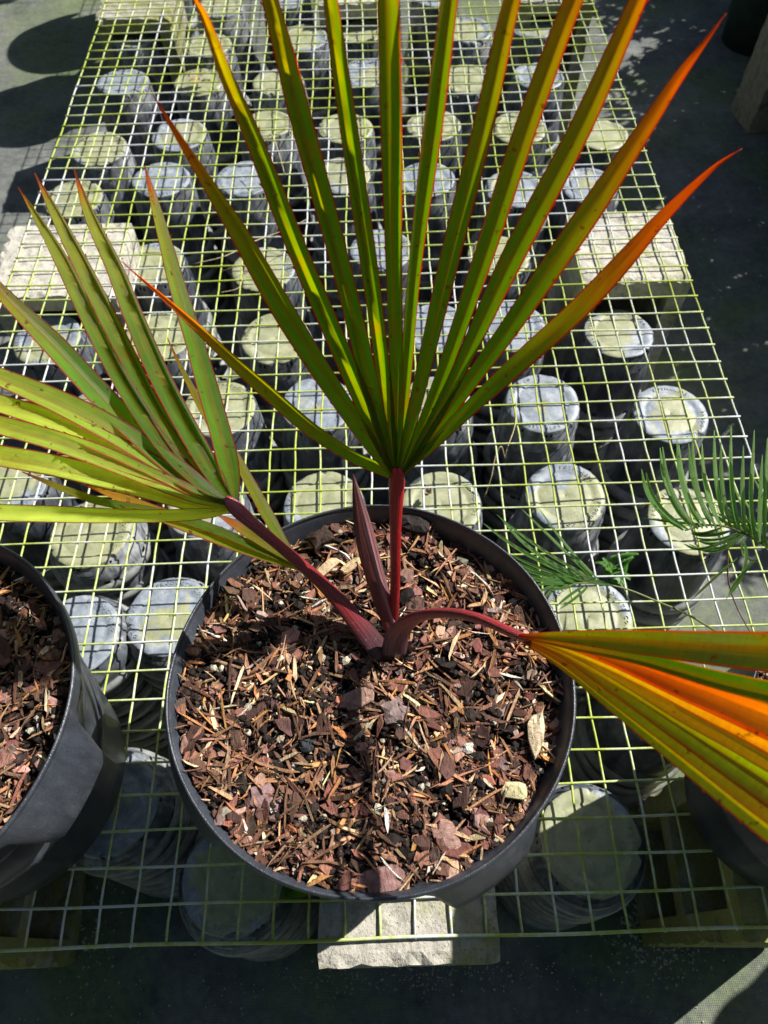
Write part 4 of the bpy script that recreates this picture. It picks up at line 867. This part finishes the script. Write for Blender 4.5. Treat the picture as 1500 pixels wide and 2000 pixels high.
def shrub(x, y, z0, rx, ry, h, n_, sd_, label):
    g = np.random.default_rng(sd_); root = empty('leafy_shrub', (x, y, z0)); VV = []; FF = []; off = 0
    for _ in range(n_):
        d = g.normal(size=3); d /= np.linalg.norm(d); q = g.random()**.4; c = np.array((d[0]*rx*q, d[1]*ry*q, h*.5+d[2]*h*.5*q)); L = g.uniform(.05, .10); W = L*.3
        a = g.normal(size=3); a /= np.linalg.norm(a); b = np.cross(a, g.normal(size=3)); b /= np.linalg.norm(b)
        VV += [c-a*L/2, c+b*W/2, c+a*L/2, c-b*W/2]; FF.append((off, off+1, off+2, off+3)); off += 4
    obj('foliage', mesh('foliage', np.array(VV), FF, GLEAF, False, None, np.tile(np.array((.05, .11, .03)), (len(VV), 1)), [(0, 0)]*len(VV)), root)
    V, Fc = tube([(0, 0, 0), (.01, 0, h*.4), (0, .01, h*.7)], [.02, .014, .008], 8); obj('trunk', mesh('trunk', V, Fc, TWIG, True), root)
    tag(root, label, 'shrub', 'shrubs on the neighbouring bench beyond the right side of the photo')
for k, (x, y) in enumerate(((1.80, 1.22), (1.82, 1.65), (1.95, 2.1), (2.05, 2.6), (2.1, 3.2), (2.0, 3.8), (2.3, 1.6), (2.4, 2.2))):
    shrub(x, y, GZ, .33, .36, .88, 3200, 40+k, f'dense leafy shrub, {ORD[k]} in the row from the near end beyond the aisle')
def hedge(x0, y0, x1, y1, h, th, label, sd_, n_=5200):  # added hedges, all out of view, that hold back sky fill
    g = np.random.default_rng(sd_); VV = []; FF = []; L = math.hypot(x1-x0, y1-y0); ux, uy = (x1-x0)/L, (y1-y0)/L
    for k in range(n_):
        a = g.uniform(0, L); b = g.normal(0, th*.35); z = GZ+h*g.random()**.8*(1+.12*math.sin(a*2.1)+.08*math.sin(a*5.3)); c = np.array((x0+ux*a-uy*b, y0+uy*a+ux*b, z))
        s_ = g.uniform(.07, .17); A = g.normal(size=3); A /= np.linalg.norm(A); B = np.cross(A, g.normal(size=3)); B /= np.linalg.norm(B)
        VV += [c-A*s_, c+B*s_*.5, c+A*s_, c-B*s_*.5]; o = 4*k; FF.append((o, o+1, o+2, o+3))
    root = empty('sky_block_hedge', ((x0+x1)/2, (y0+y1)/2, GZ)); inv = Matrix.Translation(-Vector(root.location))
    q = obj('foliage', mesh('foliage', np.array(VV), FF, GLEAF, False, None, np.tile(np.array((.035, .075, .02)), (len(VV), 1)), [(0, 0)]*len(VV)), root); q.matrix_parent_inverse = inv
    tag(root, label, 'hedge', 'unseen hedges added to cut the sky light')
hedge(-2.6, -3, -2.6, 7, 3.2, .6, 'unseen hedge added on the left to cut sky light in the shade', 1)
hedge(-2.6, -2.2, 5, -2.2, 3.2, .6, 'unseen hedge added behind the camera to cut sky light in the shade', 2)
hedge(-2.6, 7.5, 6, 7.5, 3.4, .7, 'unseen hedge added across the far end to cut sky light in the shade', 3)
hedge(5.2, -2.2, 5.2, 7.5, 2.6, .6, 'unseen hedge added on the right to cut sky light in the shade', 4)
def dup(root, loc, rz, label):
    r_ = root.copy(); COL.objects.link(r_); r_.location = loc; r_.rotation_euler = (0, 0, rz); r_['label'] = label
    for ch in list(root.children):
        c = ch.copy(); COL.objects.link(c); c.parent = r_
        for g_ in list(ch.children): d = g_.copy(); COL.objects.link(d); d.parent = c
dup(palm, (-.05, 2.62, .262), 2.2, 'young fan palm in the black pot just beyond the far left end of the photo')
dup(palm, (-.03, 3.03, .262), 1.1, 'young fan palm in the furthest black pot beyond the photo')
print('pots', npots, 'objects', len(bpy.data.objects))
